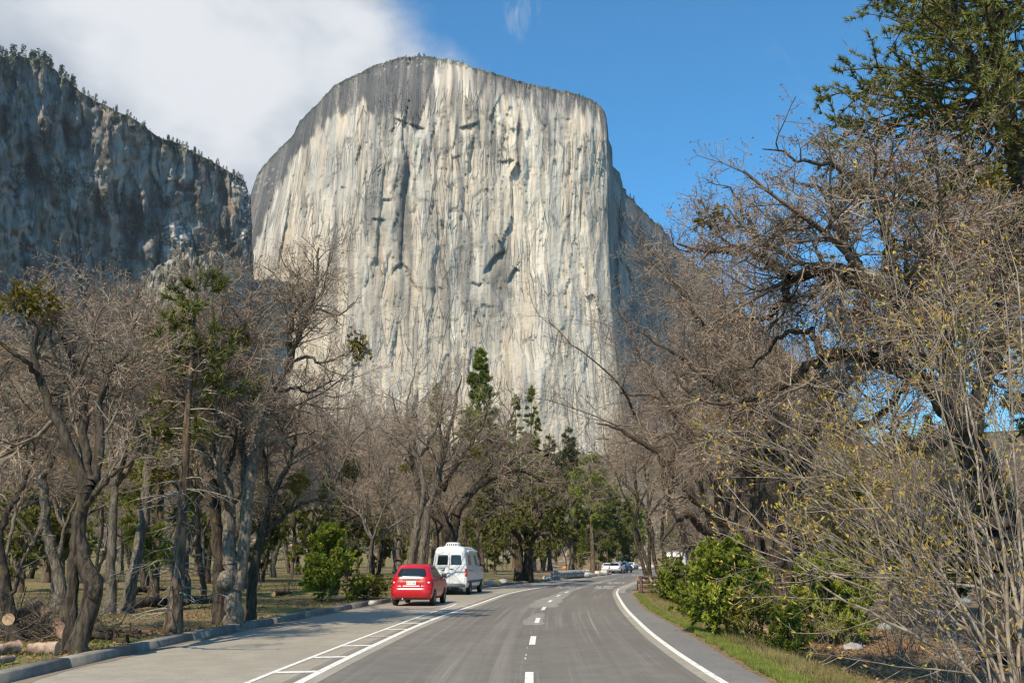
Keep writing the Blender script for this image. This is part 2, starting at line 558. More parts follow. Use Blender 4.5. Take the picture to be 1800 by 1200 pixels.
# left columns follow the kerb, right ones the shoulder's outer edge
yc = np.clip(gy, -60, 690)
XG = np.zeros((len(gy), len(O)))
kx, rx = kerb_x(yc), CEN(yc) + oR(yc) + SHW(yc)
for j, o in enumerate(O):
    if o <= -8.0:
        XG[:, j] = kx - 0.12 + (o + 8.05) * 1.0
    elif o >= 3.6:
        XG[:, j] = rx - 0.11 + (o - 3.6)
    else:
        f = (o + 8.05) / (3.6 + 8.05)
        XG[:, j] = kx * (1 - f) + rx * f
YG = np.repeat(gy[:, None], len(O), 1)
ZG = terrain(XG, YG)
me = mesh('ground', np.stack([XG, YG, ZG], -1), grid_quads(*XG.shape)[:, ::-1], None, [M['meadow']], True)
me.flip_normals()
ground = link('ground', me, kind='structure')
if me.polygons[0].normal.z < 0:
    me.flip_normals()

# ---- road surfaces
road = strip('road', lambda y: CEN(y) + oL(y) - 0.30, lambda y: CEN(y) + oR(y) + 0.10, 0.0, M['asphalt'], cols=14, kind='structure')
pull = strip('parking_lane', lambda y: kerb_x(y) - 0.05, lambda y: CEN(y) + oL(y) - 0.30, 0.0, M['old_asphalt'], cols=4, kind='structure')
dirt_w = lambda y: 0.16 + 0.22 * np.clip(fbm(np.asarray(y) * 0.35, np.asarray(y) * 0 + 9.1, 4, 6) + .35, 0, 2)
strip('gutter_dirt', lambda y: kerb_x(y) - 0.04, lambda y: kerb_x(y) + dirt_w(y), 0.004, M['gutter_dirt'], ys=np.arange(3, 90, .25), parent=pull)
rag = lambda y: 0.10 * fbm(np.asarray(y) * 0.9, np.asarray(y) * 0 + 3.1, 3, 2)
shoulder = strip('gravel_shoulder', lambda y: CEN(y) + oR(y) + 0.10, lambda y: CEN(y) + oR(y) + SHW(y) + rag(y), 0.0, M['shoulder'], cols=4,
                 zf=lambda X, Y, u: -0.03 * u * np.ones_like(X), kind='structure')


def mk_line(name, xf, wid, mat, y0, y1, parent=road, z=0.008, step=0.5):
    n = max(2, int((y1 - y0) / step) + 1)
    ys = np.linspace(y0, y1, n)
    return strip(name, lambda y: xf(y) - wid / 2, lambda y: xf(y) + wid / 2, z, mat, ys, 2, parent)


mk_line('edge_band', lambda y: CEN(y) + oR(y) - 0.17, 0.22, M['edge_band'], -20, 90, z=0.004)
mk_line('edge_band', lambda y: CEN(y) + oR(y) + 0.32, 0.40, M['edge_band'], 58, 190, z=0.0055)
mk_line('edge_band', lambda y: CEN(y) + oL(y) + 0.19, 0.24, M['edge_band'], -20, 70, z=0.004)
mk_line('edge_line', lambda y: CEN(y) + oR(y), 0.14, M['paint'], -20, 66)
mk_line('edge_line', lambda y: CEN(y) + oR(y) + 0.03, 0.12, M['worn_paint'], 66, 300)
mk_line('edge_line', lambda y: CEN(y) + oL(y), 0.16, M['paint'], -20, 74)
mk_line('edge_line', lambda y: CEN(y) + oL(y), 0.12, M['worn_paint'], 74, 300)
mk_line('buffer_line', lambda y: OFF_L2(y), 0.11, M['paint'], -20, 44)
for k in range(19):                                       # cross bars of the painted buffer
    y = 4.4 + k * 2.62
    if y > 46: break
    xa, xb = float(OFF_L2(y)) + 0.05, float(CEN(y) + oL(y)) - 0.07
    g = Geo()
    g.add([(xa, y - 0.14, 0.008), (xb, y + 0.02, 0.008), (xb, y + 0.30, 0.008), (xa, y + 0.14, 0.008)], [(0, 1, 2, 3)])
    link('buffer_bar', g.build('buffer_bar', [M['worn_paint' if k % 4 == 0 else 'paint']]), road)
# broken centre line (first pair of pixels = near and far end of each dash)
dash_px = [(1204, 1181), (1133, 1118), (1094.5, 1085.5), (1072, 1066.3), (1058, 1054.2), (1047.8, 1045.0), (1041.2, 1039.2)]
ends = [(on_ground(930, a)[1], on_ground(930, b)[1]) for a, b in dash_px]
for k in range(24):
    y0 = ends[-1][0] + 8.0 * (k + 1)
    ends.append((y0, y0 + 2.3))
for k in range(2):
    ends.append((ends[0][0] - 8 * (k + 1), ends[0][0] - 8 * (k + 1) + 2.2))
for a, b in ends:
    mk_line('centre_dash', CEN, 0.15 if a < 60 else 0.13, M['paint' if a < 60 or a > 100 else 'worn_paint'], a, b, z=0.010)
# worn, tar-smeared ghost of an older line between the near dashes
rg = np.random.default_rng(11)
g = Geo()
for a, b in [(18.6, 22.6), (26.4, 28.6), (33.0, 35.2)]:
    yy = np.linspace(a, b, 26)
    x = CEN(yy) - 0.10 + 0.035 * fbm(yy * 1.3, yy * 0, 3, 8)
    for i in range(25):
        wd = max(0.0, 0.008 + 0.045 * gn(yy[i] * 3.1, 0.5, 4))
        if wd > 0.012:
            g.add([(x[i] - wd, yy[i], 0.007), (x[i] + wd, yy[i], 0.007), (x[i + 1] + wd * 0.8, yy[i + 1], 0.007), (x[i + 1] - wd * 0.8, yy[i + 1], 0.007)], [(0, 1, 2, 3)])
link('old_line_trace', g.build('old_line_trace', [M['worn_paint']]), road, kind='stuff')


def patch_strip(name, rows, z, mat):
    """worn pale area on the road: rows of (photo y, x left, x right) read off the ground"""
    r = np.array(rows, float)
    yy = np.linspace(r[0, 0], r[-1, 0], 60)
    a, b = np.interp(-yy, -r[:, 0], r[:, 1]), np.interp(-yy, -r[:, 0], r[:, 2])
    k = fbm(yy * .35, yy * 0 + .4, 3, 17); k2 = fbm(yy * .35, yy * 0 + 7.4, 3, 18)
    V = []
    for q in range(60):
        w_ = (b[q] - a[q]) * .12
        for f in (0, 1):
            V.append([*on_ground((a[q] + w_ * k[q]) if f == 0 else (b[q] + w_ * k2[q]), yy[q])[:2], z])
    V = np.array(V)
    me = mesh(name, V, grid_quads(60, 2), None, [mat], False, uv=np.column_stack([V[:, 0] - CEN(V[:, 1]), V[:, 1]]))
    if me.polygons[0].normal.z < 0: me.flip_normals()
    link(name, me, road)


patch_strip('pale_patch', [(1067, 927, 978), (1060, 934, 985), (1052, 950, 992), (1045, 972, 1001), (1040, 985, 1004), (1034, 1004, 1020), (1028, 1026, 1044), (1022, 1050, 1066), (1016, 1080, 1092)], 0.0042, M['patch'])
patch_strip('pale_patch', [(1098, 918, 954), (1090, 922, 956), (1082, 932, 957), (1077, 944, 958)], 0.0042, M['patch'])
# painted words on both lanes, worn to rows of upright strokes
for (xa, xb, ya, yb, nl) in [(976, 1012, 1033.2, 1028.8, 5), (1044, 1080, 1034.4, 1029.4, 5), (1066, 1097, 1025.6, 1022.6, 6), (1108, 1128, 1011.4, 1009.6, 4)]:
    for k in range(nl):
        g = Geo()
        fa = (k + 0.10) / nl; fb = (k + 0.82) / nl
        xl, xr = xa + (xb - xa) * fa, xa + (xb - xa) * fb
        p = lambda u, v: [*on_ground(xl + (xr - xl) * u + (v * 4.0), ya + (yb - ya) * v)[:2], 0.0095]
        bars = [((0, .30), (0, 1))] if k % 3 == 1 else [((0, .3), (0, 1)), ((.7, 1), (0, 1))]
        bars += [((.3, .7), (.78, 1))] if k % 2 == 0 else [((.3, 1 if k % 3 == 1 else .7), (0, .2))]
        for (u0, u1), (v0, v1) in bars:
            g.add([p(u0, v0), p(u1, v0), p(u1, v1), p(u0, v1)], [(0, 1, 2, 3)])
        link('painted_letter', g.build('painted_letter', [M['worn_paint']]), road)

# ---- kerb of separate cast stones
M['kerb'] = plain('kerb', (0.20, 0.183, 0.158), 0.85, 0, 0.22, 3.0)
kerb = link('kerb', None, None, kind='structure')
y = 3.0
kn = 0
gaps = [(40.2, 41.6)]
while y < 210:
    L = 3.05 if y < 60 else 5.0
    y1 = y + L
    if not any(a - 0.2 < y < b for a, b in gaps):
        xs = np.array([float(kerb_x(y + 0.012)), float(kerb_x(y1 - 0.012))])
        jit = rg.normal(0, 0.008, 4)
        prof = np.array([(0.0, -0.05), (-0.025, 0.155), (-0.05, 0.18), (-0.27, 0.185), (-0.30, 0.165), (-0.30, -0.05)])
        V = []
        for e, yy in enumerate((y + 0.012, y1 - 0.012)):
            for (a, b) in prof:
                V.append((xs[e] + a + jit[e], yy, b + (jit[2 + e] if b > 0 else 0)))
        g = Geo()
        g.add(V, [(k, k + 1, k + 7, k + 6) for k in range(5)], [(0, k + 1, k) for k in range(1, 5)] + [(6, 6 + k, 7 + k) for k in range(1, 5)])
        link('kerb_stone', g.build('kerb_stone', [M['kerb']]), kerb)
    y = y1

# ------------------------------------------------------------------ cliffs
def granite(name, base, warm, grey, dark, streak=1.0, snow=0.0):
    """weathered granite: vertical water streaks, warm and grey panels, lichen and painted shade where the 'dark' attribute says"""
    m, t = material(name)
    ob = t.n('ShaderNodeTexCoord').outputs['Object']
    at_ = t.n('ShaderNodeAttribute', {'attribute_name': 'stain_shade'})
    st = t.n('ShaderNodeSeparateColor', None, Color=at_.outputs['Color'])
    fol = t.n('ShaderNodeAttribute', {'attribute_name': 'flow'}).outputs['Vector']     # coordinates that follow the rock columns
    calm = t.ramp(t.noise(t.scale(fol, (0.013, 0.006, 1.0)), 1.0, 4.0, 0.6, 0.6), 0.40, 0.58, 0.25, 1.0)      # smooth slabs between streaked zones
    a = t.noise(t.scale(fol, (0.020, 0.0020, 1.0)), 1.0, 6.0, 0.62, 0.15)
    b = t.noise(t.scale(fol, (0.085, 0.0024, 1.0)), 1.0, 6.0, 0.65, 0.1)
    c = t.noise(t.scale(fol, (0.25, 0.0042, 1.0)), 1.0, 5.0, 0.65, 0.1)
    p = t.noise(t.scale(fol, (0.009, 0.006, 1.0)), 1.0, 5.0, 0.6, 0.8)
    g = t.noise(ob, 0.22, 6.0, 0.72)
    col = t.mix(t.ramp(p, 0.40, 0.60), grey, base)
    col = t.mix(t.math('MULTIPLY', t.ramp(a, 0.48, 0.64), 0.55), col, warm)
    wv = t.n('ShaderNodeVectorMath', {'operation': 'ADD'}, i0=fol, i1=t.n('ShaderNodeVectorMath', {'operation': 'SCALE'}, i0=t.n('ShaderNodeTexNoise', None, Vector=t.scale(fol, (.03, .015, 1)), Scale=1.0).outputs['Color'], Scale=16.0).outputs[0]).outputs[0]
    crack = None
    for (sx, sy, amt) in ((.055, .0060, .75), (.16, .014, .55)):
        vc = t.n('ShaderNodeTexVoronoi', {'voronoi_dimensions': '2D'}, Vector=t.scale(wv, (sx, sy, 1)), Scale=1.0)
        rc = t.n('ShaderNodeSeparateColor', None, Color=vc.outputs['Color'])
        col = t.mix(t.math('MULTIPLY', t.ramp(rc.outputs[0], .55, .95, smooth=False), amt), col, tuple(.62 * k for k in grey))
        col = t.mix(t.math('MULTIPLY', t.ramp(rc.outputs[1], .6, 1.0, smooth=False), amt), col, tuple(min(.9, 1.22 * k) for k in base))
        col = t.mix(t.math('MULTIPLY', t.ramp(rc.outputs[2], .7, 1.0, smooth=False), amt * .8), col, warm)
        ve = t.n('ShaderNodeTexVoronoi', {'voronoi_dimensions': '2D', 'feature': 'DISTANCE_TO_EDGE'}, Vector=t.scale(wv, (sx, sy, 1)), Scale=1.0)
        ck = t.math('MULTIPLY', t.ramp(ve.outputs['Distance'], .045, .008), t.ramp(t.noise(ob, .012, 4.0, .6), .42, .6))
        crack = ck if crack is None else t.math('MAXIMUM', crack, ck)
    col = t.mix(t.math('MULTIPLY', crack, .6), col, tuple(.28 * k for k in grey))
    col = t.mix(t.math('MULTIPLY', t.math('MULTIPLY', t.ramp(b, 0.53, 0.68), calm), 0.66 * streak), col, tuple(0.42 * k for k in grey))
    col = t.mix(t.math('MULTIPLY', t.math('MULTIPLY', t.ramp(c, 0.57, 0.74), calm), 0.48 * streak), col, tuple(0.36 * k for k in grey))
    col = t.mix(t.math('MULTIPLY', t.math('MULTIPLY', t.ramp(c, 0.44, 0.30), calm), 0.35 * streak), col, tuple(min(0.9, 1.28 * k) for k in base))
    col = t.mix(t.math('MULTIPLY', t.ramp(g, 0.55, 0.75), 0.45), col, tuple(0.5 * k for k in grey))
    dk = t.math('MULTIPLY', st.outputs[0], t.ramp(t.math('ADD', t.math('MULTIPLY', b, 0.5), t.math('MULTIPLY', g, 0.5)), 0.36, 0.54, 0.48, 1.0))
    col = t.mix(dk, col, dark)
    col = t.mix(t.math('MULTIPLY', st.outputs[1], t.ramp(g, 0.40, 0.5)), col, (0.035, 0.042, 0.022))
    col = t.mix(st.outputs[2], col, (0.80, 0.82, 0.86))
    h = t.math('SUBTRACT', t.math('ADD', g, t.math('MULTIPLY', b, 0.5)), crack)
    finish(t, col, 0.92, h, 0.9, 3.0, Specular_IOR_Level=0.2)
    return m


def attr(me, name, arr):
    if arr.shape[1] == 3 and name == 'flow':
        a = me.attributes.new(name, 'FLOAT_VECTOR', 'POINT')
        a.data.foreach_set('vector', arr.astype(np.float32).ravel())
    else:
        a = me.attributes.new(name, 'FLOAT_COLOR', 'POINT')
        a.data.foreach_set('color', np.column_stack([arr, np.ones(len(arr))]).astype(np.float32).ravel())


def cells(x, y, seed):
    """flat-topped blocks: one random value per jittered cell"""
    xi, yi = np.floor(x).astype(np.int64), np.floor(y).astype(np.int64)
    best = np.full(x.shape, 1e9); val = np.zeros(x.shape)
    for a in (-1, 0, 1):
        for b in (-1, 0, 1):
            h = _P[(_P[(xi + a + seed * 131) & 4095] + yi + b) & 4095]
            cx = xi + a + .5 + .45 * _GX[h]; cy = yi + b + .5 + .45 * _GY[h]
            d = (x - cx) ** 2 + (y - cy) ** 2
            k = d < best
            best = np.where(k, d, best); val = np.where(k, _A[(h * 7 + 11) & 4095] / np.pi - 1, val)
            tilt = (x - cx) * _GX[(h * 3) & 4095] * .8
            val = np.where(k, val + tilt, val)
    return val


def seg_d(px, py, a, b):
    """distance to segment ab in photo-pixel units of the wall, and signed side (+ = right of a->b going up)"""
    ax, ay = a; bx, by = b
    vx, vy = bx - ax, by - ay
    L2 = vx * vx + vy * vy
    t = np.clip(((px - ax) * vx + (py - ay) * vy) / L2, 0, 1)
    ex, ey = px - (ax + t * vx), py - (ay + t * vy)
    d = np.hypot(ex, ey)
    side = np.sign(vx * (py - ay) - vy * (px - ax))
    return d, side, t


class Wall:
    """A cliff as a grid of columns (across) and rows (up).  px,py = where the wall stands as seen from the road; D = depth."""
    def __init__(self, px, py, D):
        self.px, self.py, self.D = px, py, D
        self.rec = np.zeros_like(px)             # recess, metres away from the viewer

    def step(self, pts, depth, reach, side=1.0, soft=1.2):
        """everything on one side of the line is recessed by depth, fading out with reach"""
        P = np.array(pts, float)
        x0, x1 = P[:, 0].min() - reach * 3, P[:, 0].max() + reach * 3
        y0, y1 = P[:, 1].min() - reach * 3, P[:, 1].max() + reach * 3
        m = (self.px > x0) & (self.px < x1) & (self.py > y0) & (self.py < y1)
        if not m.any(): return
        qx, qy = self.px[m], self.py[m]
        best = np.full(qx.shape, 1e9); sd = np.zeros(qx.shape); endf = np.zeros(qx.shape)
        n = len(P) - 1
        for i in range(n):
            d, s, t = seg_d(qx, qy, P[i], P[i + 1])
            k = d < best
            best = np.where(k, d, best); sd = np.where(k, s, sd); endf = np.where(k, (i + t) / n, endf)
        taper = np.minimum(1, 6 * np.minimum(endf, 1 - endf) + 0.05)
        on = sstep(-soft, soft, sd * side * best)
        self.rec[m] += depth * on * np.exp(-(best / reach) ** 1.5) * taper

    def groove(self, pts, depth, width):
        P = np.array(pts, float)
        for i in range(len(P) - 1):
            x0, x1 = sorted((P[i][0], P[i + 1][0])); y0, y1 = sorted((P[i][1], P[i + 1][1]))
            m = (self.px > x0 - 3 * width) & (self.px < x1 + 3 * width) & (self.py > y0 - 3 * width) & (self.py < y1 + 3 * width)
            if not m.any(): continue
            d, s, t = seg_d(self.px[m], self.py[m], P[i], P[i + 1])
            self.rec[m] = np.maximum(self.rec[m], depth * np.exp(-(d / width) ** 2))


def curve(pts, s):
    """points given as (s, x, y...) interpolated smoothly at s"""
    a = np.array(pts, float)
    ss = np.linspace(0, 1, 801)
    out = []
    for c in range(1, a.shape[1]):
        v = np.interp(ss, a[:, 0], a[:, c])
        k = np.hanning(25); k /= k.sum()
        v = np.convolve(np.pad(v, 12, mode='reflect', reflect_type='odd'), k, 'valid')
        out.append(np.interp(s, ss, v))
    return out


def finish_wall(name, W, nT, back_rows, mat, stain_shade, flow, tail=None):
    P = at(W.px, W.py, W.D + W.rec)
    rows = [P]
    top = P[-1]
    for k in range(1, back_rows + 1):
        d = 14.0 * k ** 1.75
        ho = top[:, :2] / np.linalg.norm(top[:, :2], axis=1, keepdims=True)
        rows.append((top + np.stack([ho[:, 0] * d - .1 * d * (tail or 0), ho[:, 1] * d, -0.12 * d - 0.0004 * d * d + 3 * fbm(top[:, 0] * .03, top[:, 0] * 0 + k * .7, 3, 4)], -1))[None])
    V = np.concatenate(rows)
    n, m_ = V.shape[:2]
    me = mesh(name, V, grid_quads(n, m_), None, [mat], False)
    st = np.concatenate([stain_shade] + [stain_shade[-1:]] * back_rows)
    fl = np.concatenate([flow] + [flow[-1:] + np.array([0, 9.0 * k, 0]) for k in range(1, back_rows + 1)])
    attr(me, 'stain_shade', st.reshape(-1, 3))
    attr(me, 'flow', fl.reshape(-1, 3))
    return me, P


# ---- the great granite face
nS, nT = 350, 380
s = np.linspace(0, 1, nS)
t = np.linspace(0, 1, nT)[:, None]
tx, ty = curve([(0, 438, 352), (.05, 452, 305), (.10, 488, 264), (.14, 515, 238), (.17, 526, 214), (.25, 560, 180), (.30, 588, 150), (.34, 614, 136), (.42, 662, 113), (.47, 702, 102), (.52, 742, 98),
                (.60, 800, 107), (.70, 870, 130), (.80, 940, 150), (.88, 1000, 161), (.94, 1040, 175), (.98, 1060, 190), (1, 1066, 204)], s)
ty = ty + 2.2 * fbm(s * 60, s * 0 + .3, 4, 31)
bx, = curve([(0, 330), (.12, 385), (.25, 455), (.38, 575), (.5, 690), (.62, 800), (.8, 945), (1, 1112)], s)
by = 890.0
px = bx * (1 - t) + tx * t
bend = np.sin(np.pi * t) * (-18.0) * np.clip((.35 - s) / .35, 0, 1)          # the left skyline bulges
px = px + bend + 14 * np.sin(np.pi * t) * 0 * s
# right edge leans out in the lower half only
px = px - (sstep(.75, 1, s) * 14 * np.sin(np.pi * np.clip(t * 1.0, 0, 1)))
py = by * (1 - t) + ty * t
shoulder_l = np.clip((.45 - s) / .45, 0, 1)
D = 1500 + 330 * shoulder_l ** 1.6 + 55 * np.clip((s - .62) / .38, 0, 1) ** 2 + 120 * t
D = D + 260 * shoulder_l * sstep(.72, 1.0, t) ** 2 + 90 * sstep(.90, 1.0, t) ** 2 + 160 * (sstep(.30, .5, s) * sstep(.62, .46, s)) * sstep(.80, 1, t) ** 2
W = Wall(px, py, D)
fx = px + 0 * t                                                            # column-following coordinates in metres
flow = np.stack([(s * 700.0)[None, :] + 0 * t, (890 - py) * 1.0, 0 * px], -1)
u_, v_ = flow[..., 0], flow[..., 1]
# rock relief: broad pillars, ribs and fine ribs, blockier towards the top
W.rec += 16 * fbm(u_ / 110, v_ / 420, 2, 41) + 6.0 * np.abs(fbm(u_ / 34, v_ / 260, 2, 42)) + 2.2 * np.abs(fbm(u_ / 12, v_ / 140, 3, 43))
wu = u_ + 5 * fbm(u_ / 40, v_ / 60, 2, 48); wv = v_ + 30 * fbm(u_ / 30, v_ / 80, 2, 49)
up = .55 + .6 * sstep(.45, .95, t)
W.rec += (7.0 * cells(wu / 34, wv / 260, 1) + 3.8 * cells(wu / 13, wv / 170, 2)) * up + 1.9 * cells(wu / 6.5, wv / 75, 3) * up + .5 * cells(wu / 3.4, wv / 16, 4)
W.rec += 1.4 * fbm(u_ / 9, v_ / 16, 3, 44) * up
r2 = np.random.default_rng(21)
for k in range(190):                                                       # flakes and corners with sharp lit / shaded edges
    x0, y0 = r2.uniform(450, 1075), r2.uniform(120, 760)
    L = r2.uniform(25, 150) * (1.0 if y0 < 560 else .6)
    lean = r2.normal(0.0, .10) + .16 * np.clip((560 - x0) / 120, 0, 1)
    pts, x = [], x0
    for q in range(5):
        pts.append((x, y0 - L * q / 4))
        x += lean * L / 4 + r2.normal(0, 2.2)
    W.step(pts, r2.uniform(2.5, 7) * (1 if y0 < 560 else .55), r2.uniform(5, 26), 1.0 if r2.random() < .74 else -1.0, .9)
for k in range(8):                                                        # overhanging roofs and ledges
    x0, y0 = r2.uniform(560, 1060), r2.uniform(140, 520)
    w_ = r2.uniform(6, 28)
    pts = [(x0 + w_ * q / 3, y0 + r2.normal(0, 2.5) + r2.normal(0, .1) * w_ * q / 3) for q in range(4)]
    W.step(pts, r2.uniform(4, 9), r2.uniform(5, 13), 1.0, .9)
# features one can find on the wall
W.step([(703, 470), (704, 420), (708, 360), (711, 300), (716, 240)], 20, 15, 1.0, 1.0)
W.step([(655, 500), (662, 430), (668, 350), (676, 270)], 12, 12, 1.0, 1.0)
W.step([(686, 486), (694, 470), (706, 462), (716, 470), (722, 490), (738, 515)], 10, 12, 1.0, 1.0)
W.step([(848, 482), (862, 460), (872, 448), (890, 440)], 18, 11, 1.0, 1.0)
W.step([(890, 500), (898, 482), (906, 470), (914, 478)], 14, 8, 1.0, 1.0)
W.step([(936, 650), (905, 590), (880, 530), (852, 484)], 9, 26, 1.0, 1.2)
W.step([(938, 655), (925, 600), (908, 540), (900, 505)], 6, 20, -1.0, 1.2)
W.step([(690, 206), (720, 218), (752, 228)], 8, 12, 1.0, 1.0)
W.step([(820, 350), (822, 300), (826, 262), (832, 240)], 12, 9, 1.0, 1.0)
W.step([(806, 225), (826, 221), (842, 214)], 9, 9, 1.0, 1.0)
W.step([(1000, 320), (1001, 250), (1004, 205)], 12, 10, 1.0, 1.0)
W.step([(1018, 420), (1020, 360), (1022, 300)], 11, 9, 1.0, 1.0)
W.step([(884, 260), (890, 205), (896, 185)], 10, 11, 1.0, 1.0)
W.step([(632, 300), (630, 250), (628, 190)], 9, 11, 1.0, 1.0)
W.step([(716, 640), (718, 560), (722, 500)], 6, 7, 1.0, 1.0)
W.step([(760, 560), (764, 470), (776, 380)], 7, 8, 1.0, 1.0)
# stain: lichen and painted shade on the upper-left shoulder, lichen along the rim
stn = np.zeros(px.shape + (3,))
rim = sstep(0, 1, fbm(px / 30, py / 60, 3, 51) * 1.0 + .5)
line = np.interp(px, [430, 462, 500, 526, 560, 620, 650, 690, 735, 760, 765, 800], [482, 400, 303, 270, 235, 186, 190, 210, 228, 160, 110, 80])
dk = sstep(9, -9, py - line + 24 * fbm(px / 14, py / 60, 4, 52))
tyb = np.interp(px, tx, ty)
dk = np.maximum(dk, sstep(54, 8, py - tyb + 34 * fbm(px / 8, py / 60, 3, 53)) * sstep(790, 860, px))
dk = np.maximum(dk, .75 * sstep(.25, .6, fbm(px / 16, py / 170, 3, 54)) * sstep(470, 240, py) * sstep(560, 680, px))
dk = np.maximum(dk, .8 * np.exp(-((px - (703 + (470 - py) * .03)) / 9) ** 2) * sstep(480, 450, py) * sstep(230, 300, py))  # darker down the two long corners and round the alcove
dk = np.maximum(dk, .5 * np.exp(-((px - 664) / 8) ** 2) * sstep(490, 440, py) * sstep(240, 330, py))
dk = np.maximum(dk, .45 * np.exp(-(((px - 700) / 34) ** 2 + ((py - 520) / 36) ** 2)))
broad = sstep(.12, .55, fbm(px / 34, py / 330, 3, 58) + .25 * fbm(px / 11, py / 150, 3, 59))
dk = np.maximum(dk, .62 * broad * sstep(700, 480, py))
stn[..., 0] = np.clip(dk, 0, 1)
stn[..., 1] = sstep(9, 2, py - tyb + 5 * fbm(px / 6, py / 6, 2, 55)) * .8
stn[..., 2] = .6 * sstep(.62, .75, fbm(px / 9, py / 4, 3, 56)) * sstep(26, 14, py - tyb) * sstep(640, 680, px) * sstep(790, 740, px) * .8
stn[..., 2] = np.maximum(stn[..., 2], .6 * sstep(.55, .7, fbm(px / 7, py / 4.0, 3, 57)) * sstep(500, 475, px) * sstep(240, 268, py) * sstep(360, 320, py) * .7)
# shaded right flank continues round the corner
nR = 110
r = np.linspace(0, 1, nR + 1)[1:]
rtx, rty = curve([(0, 1066, 204), (.05, 1069, 240), (.12, 1076, 291), (.2, 1095, 334), (.28, 1120, 362), (.42, 1160, 404), (.52, 1190, 436), (.64, 1250, 492), (.74, 1300, 546), (.86, 1372, 610), (1, 1500, 740)], r)
rty = rty + 2.0 * fbm(r * 30, r * 0 + .8, 3, 33)
rbx, = curve([(0, 1112), (.2, 1190), (.5, 1300), (1, 1520)], r)
rpx = rbx * (1 - t) + rtx * t - 14 * np.sin(np.pi * t) * (1 - r) ** 3
rpy = by * (1 - t) + rty * t
rk = sstep(.0, .12, r)[None, :]
rpx = rpx + rk * (9 * np.abs(fbm(r[None, :] * 9 + 0 * t, rpy / 160, 3, 66)) + 5 * fbm(r[None, :] * 26 + 0 * t, rpy / 60, 3, 67) + 2.5 * fbm(r[None, :] * 60 + 0 * t, rpy / 22, 2, 68))
FL = .36                                                                   # plan slope of the flank: it runs away from the sun
rD = (D[:, -1:] * (FL - (px[:, -1:] - 900) / 1600)) / np.maximum(FL - (rpx - 900) / 1600, .045)
rD = np.clip(rD, 1400, 6500)
W2 = Wall(rpx, rpy, rD)
ru, rv = 700 + 900 * r[None, :] + 0 * t, 890 - rpy
W2.rec += (30 * fbm(ru / 120, rv / 300, 3, 61) + 16 * np.abs(fbm(ru / 42, rv / 160, 3, 62)) + 7 * fbm(ru / 16, rv / 40, 3, 63)) * sstep(0, .04, r)[None, :]
W2.rec += W.rec[:, -1:] * (1 - sstep(0, .04, r))[None, :]
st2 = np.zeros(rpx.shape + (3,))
st2[..., 0] = .72 + .28 * sstep(-.2, .4, fbm(ru / 60, rv / 200, 3, 64))  # painted shade: flank colour darkened nearly all over
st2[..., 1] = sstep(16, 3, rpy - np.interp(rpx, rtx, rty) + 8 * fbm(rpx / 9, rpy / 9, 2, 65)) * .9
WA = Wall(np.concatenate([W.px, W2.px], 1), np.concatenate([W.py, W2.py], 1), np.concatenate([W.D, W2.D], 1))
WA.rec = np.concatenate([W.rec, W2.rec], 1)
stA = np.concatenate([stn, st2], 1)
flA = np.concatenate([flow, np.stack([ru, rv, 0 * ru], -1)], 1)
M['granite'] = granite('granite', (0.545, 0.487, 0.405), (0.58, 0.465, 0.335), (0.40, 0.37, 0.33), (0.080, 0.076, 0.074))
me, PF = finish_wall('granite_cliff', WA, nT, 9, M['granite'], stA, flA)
big = link('granite_cliff', me, None, label='huge pale granite monolith rising behind the trees into blue sky', category='cliff', kind='structure')
RIM = PF[-1]
nS_F = nS

# ---- the shaded cliff on the left and its wooded ridge
nS2, nT2 = 250, 200
s = np.linspace(0, 1, nS2); t = np.linspace(0, 1, nT2)[:, None]
LT = [(0, -130, 60), (.10, -60, 82), (.2, 0, 98), (.26, 40, 100), (.31, 75, 106), (.37, 112, 134), (.43, 150, 168), (.49, 195, 190), (.57, 250, 216), (.62, 272, 238), (.70, 320, 256), (.78, 368, 280),
      (.86, 404, 302), (.91, 430, 318), (.935, 436, 332), (.96, 438, 352), (1.0, 442, 372)]
ltx, lty = curve(LT, s)
lty = lty + 2.6 * fbm(s * 40, s * 0 + .2, 4, 71)
lbx, = curve([(0, -160), (.3, 90), (.6, 260), (.85, 400), (1, 452)], s)
px = lbx * (1 - t) + ltx * t
py = 800.0 * (1 - t) + lty * t
D = 800 + 720 * s ** .8 + 40 * t + 0 * px
W = Wall(px, py, D)
flow = np.stack([1100.0 * s[None, :] + 0 * t, 800 - py, 0 * px], -1)
u_, v_ = flow[..., 0], flow[..., 1]
edge_k = np.maximum(.55, sstep(0, .06, 1 - s))[None, :] * sstep(0, .05, 1 - t)
W.px = px = px + edge_k * (10 * np.abs(fbm(u_ / 120, v_ / 170, 3, 172)) - 4 + 5 * np.abs(fbm(u_ / 45, v_ / 70, 3, 173)) + 2.2 * cells((u_ + .35 * v_) / 40, v_ / 34, 7) + 1.2 * cells(u_ / 17, v_ / 20, 8))
W.rec += 26 * fbm(u_ / 150, v_ / 260, 3, 72) + 17 * np.abs(fbm(u_ / 55, v_ / 120, 4, 73)) + 8 * fbm(u_ / 22, v_ / 50, 3, 74) + 3.5 * fbm(u_ / 7, v_ / 12, 3, 75)
for k in range(110):
    x0, y0 = r2.uniform(0, 440), r2.uniform(150, 520)
    L = r2.uniform(20, 90)
    W.step([(x0 + r2.normal(0, 5), y0), (x0 + r2.normal(0, 4), y0 - L * .5), (x0 + r2.normal(0, 6), y0 - L)], r2.uniform(4, 16), r2.uniform(5, 22), 1.0 if r2.random() < .5 else -1.0, 1.0)
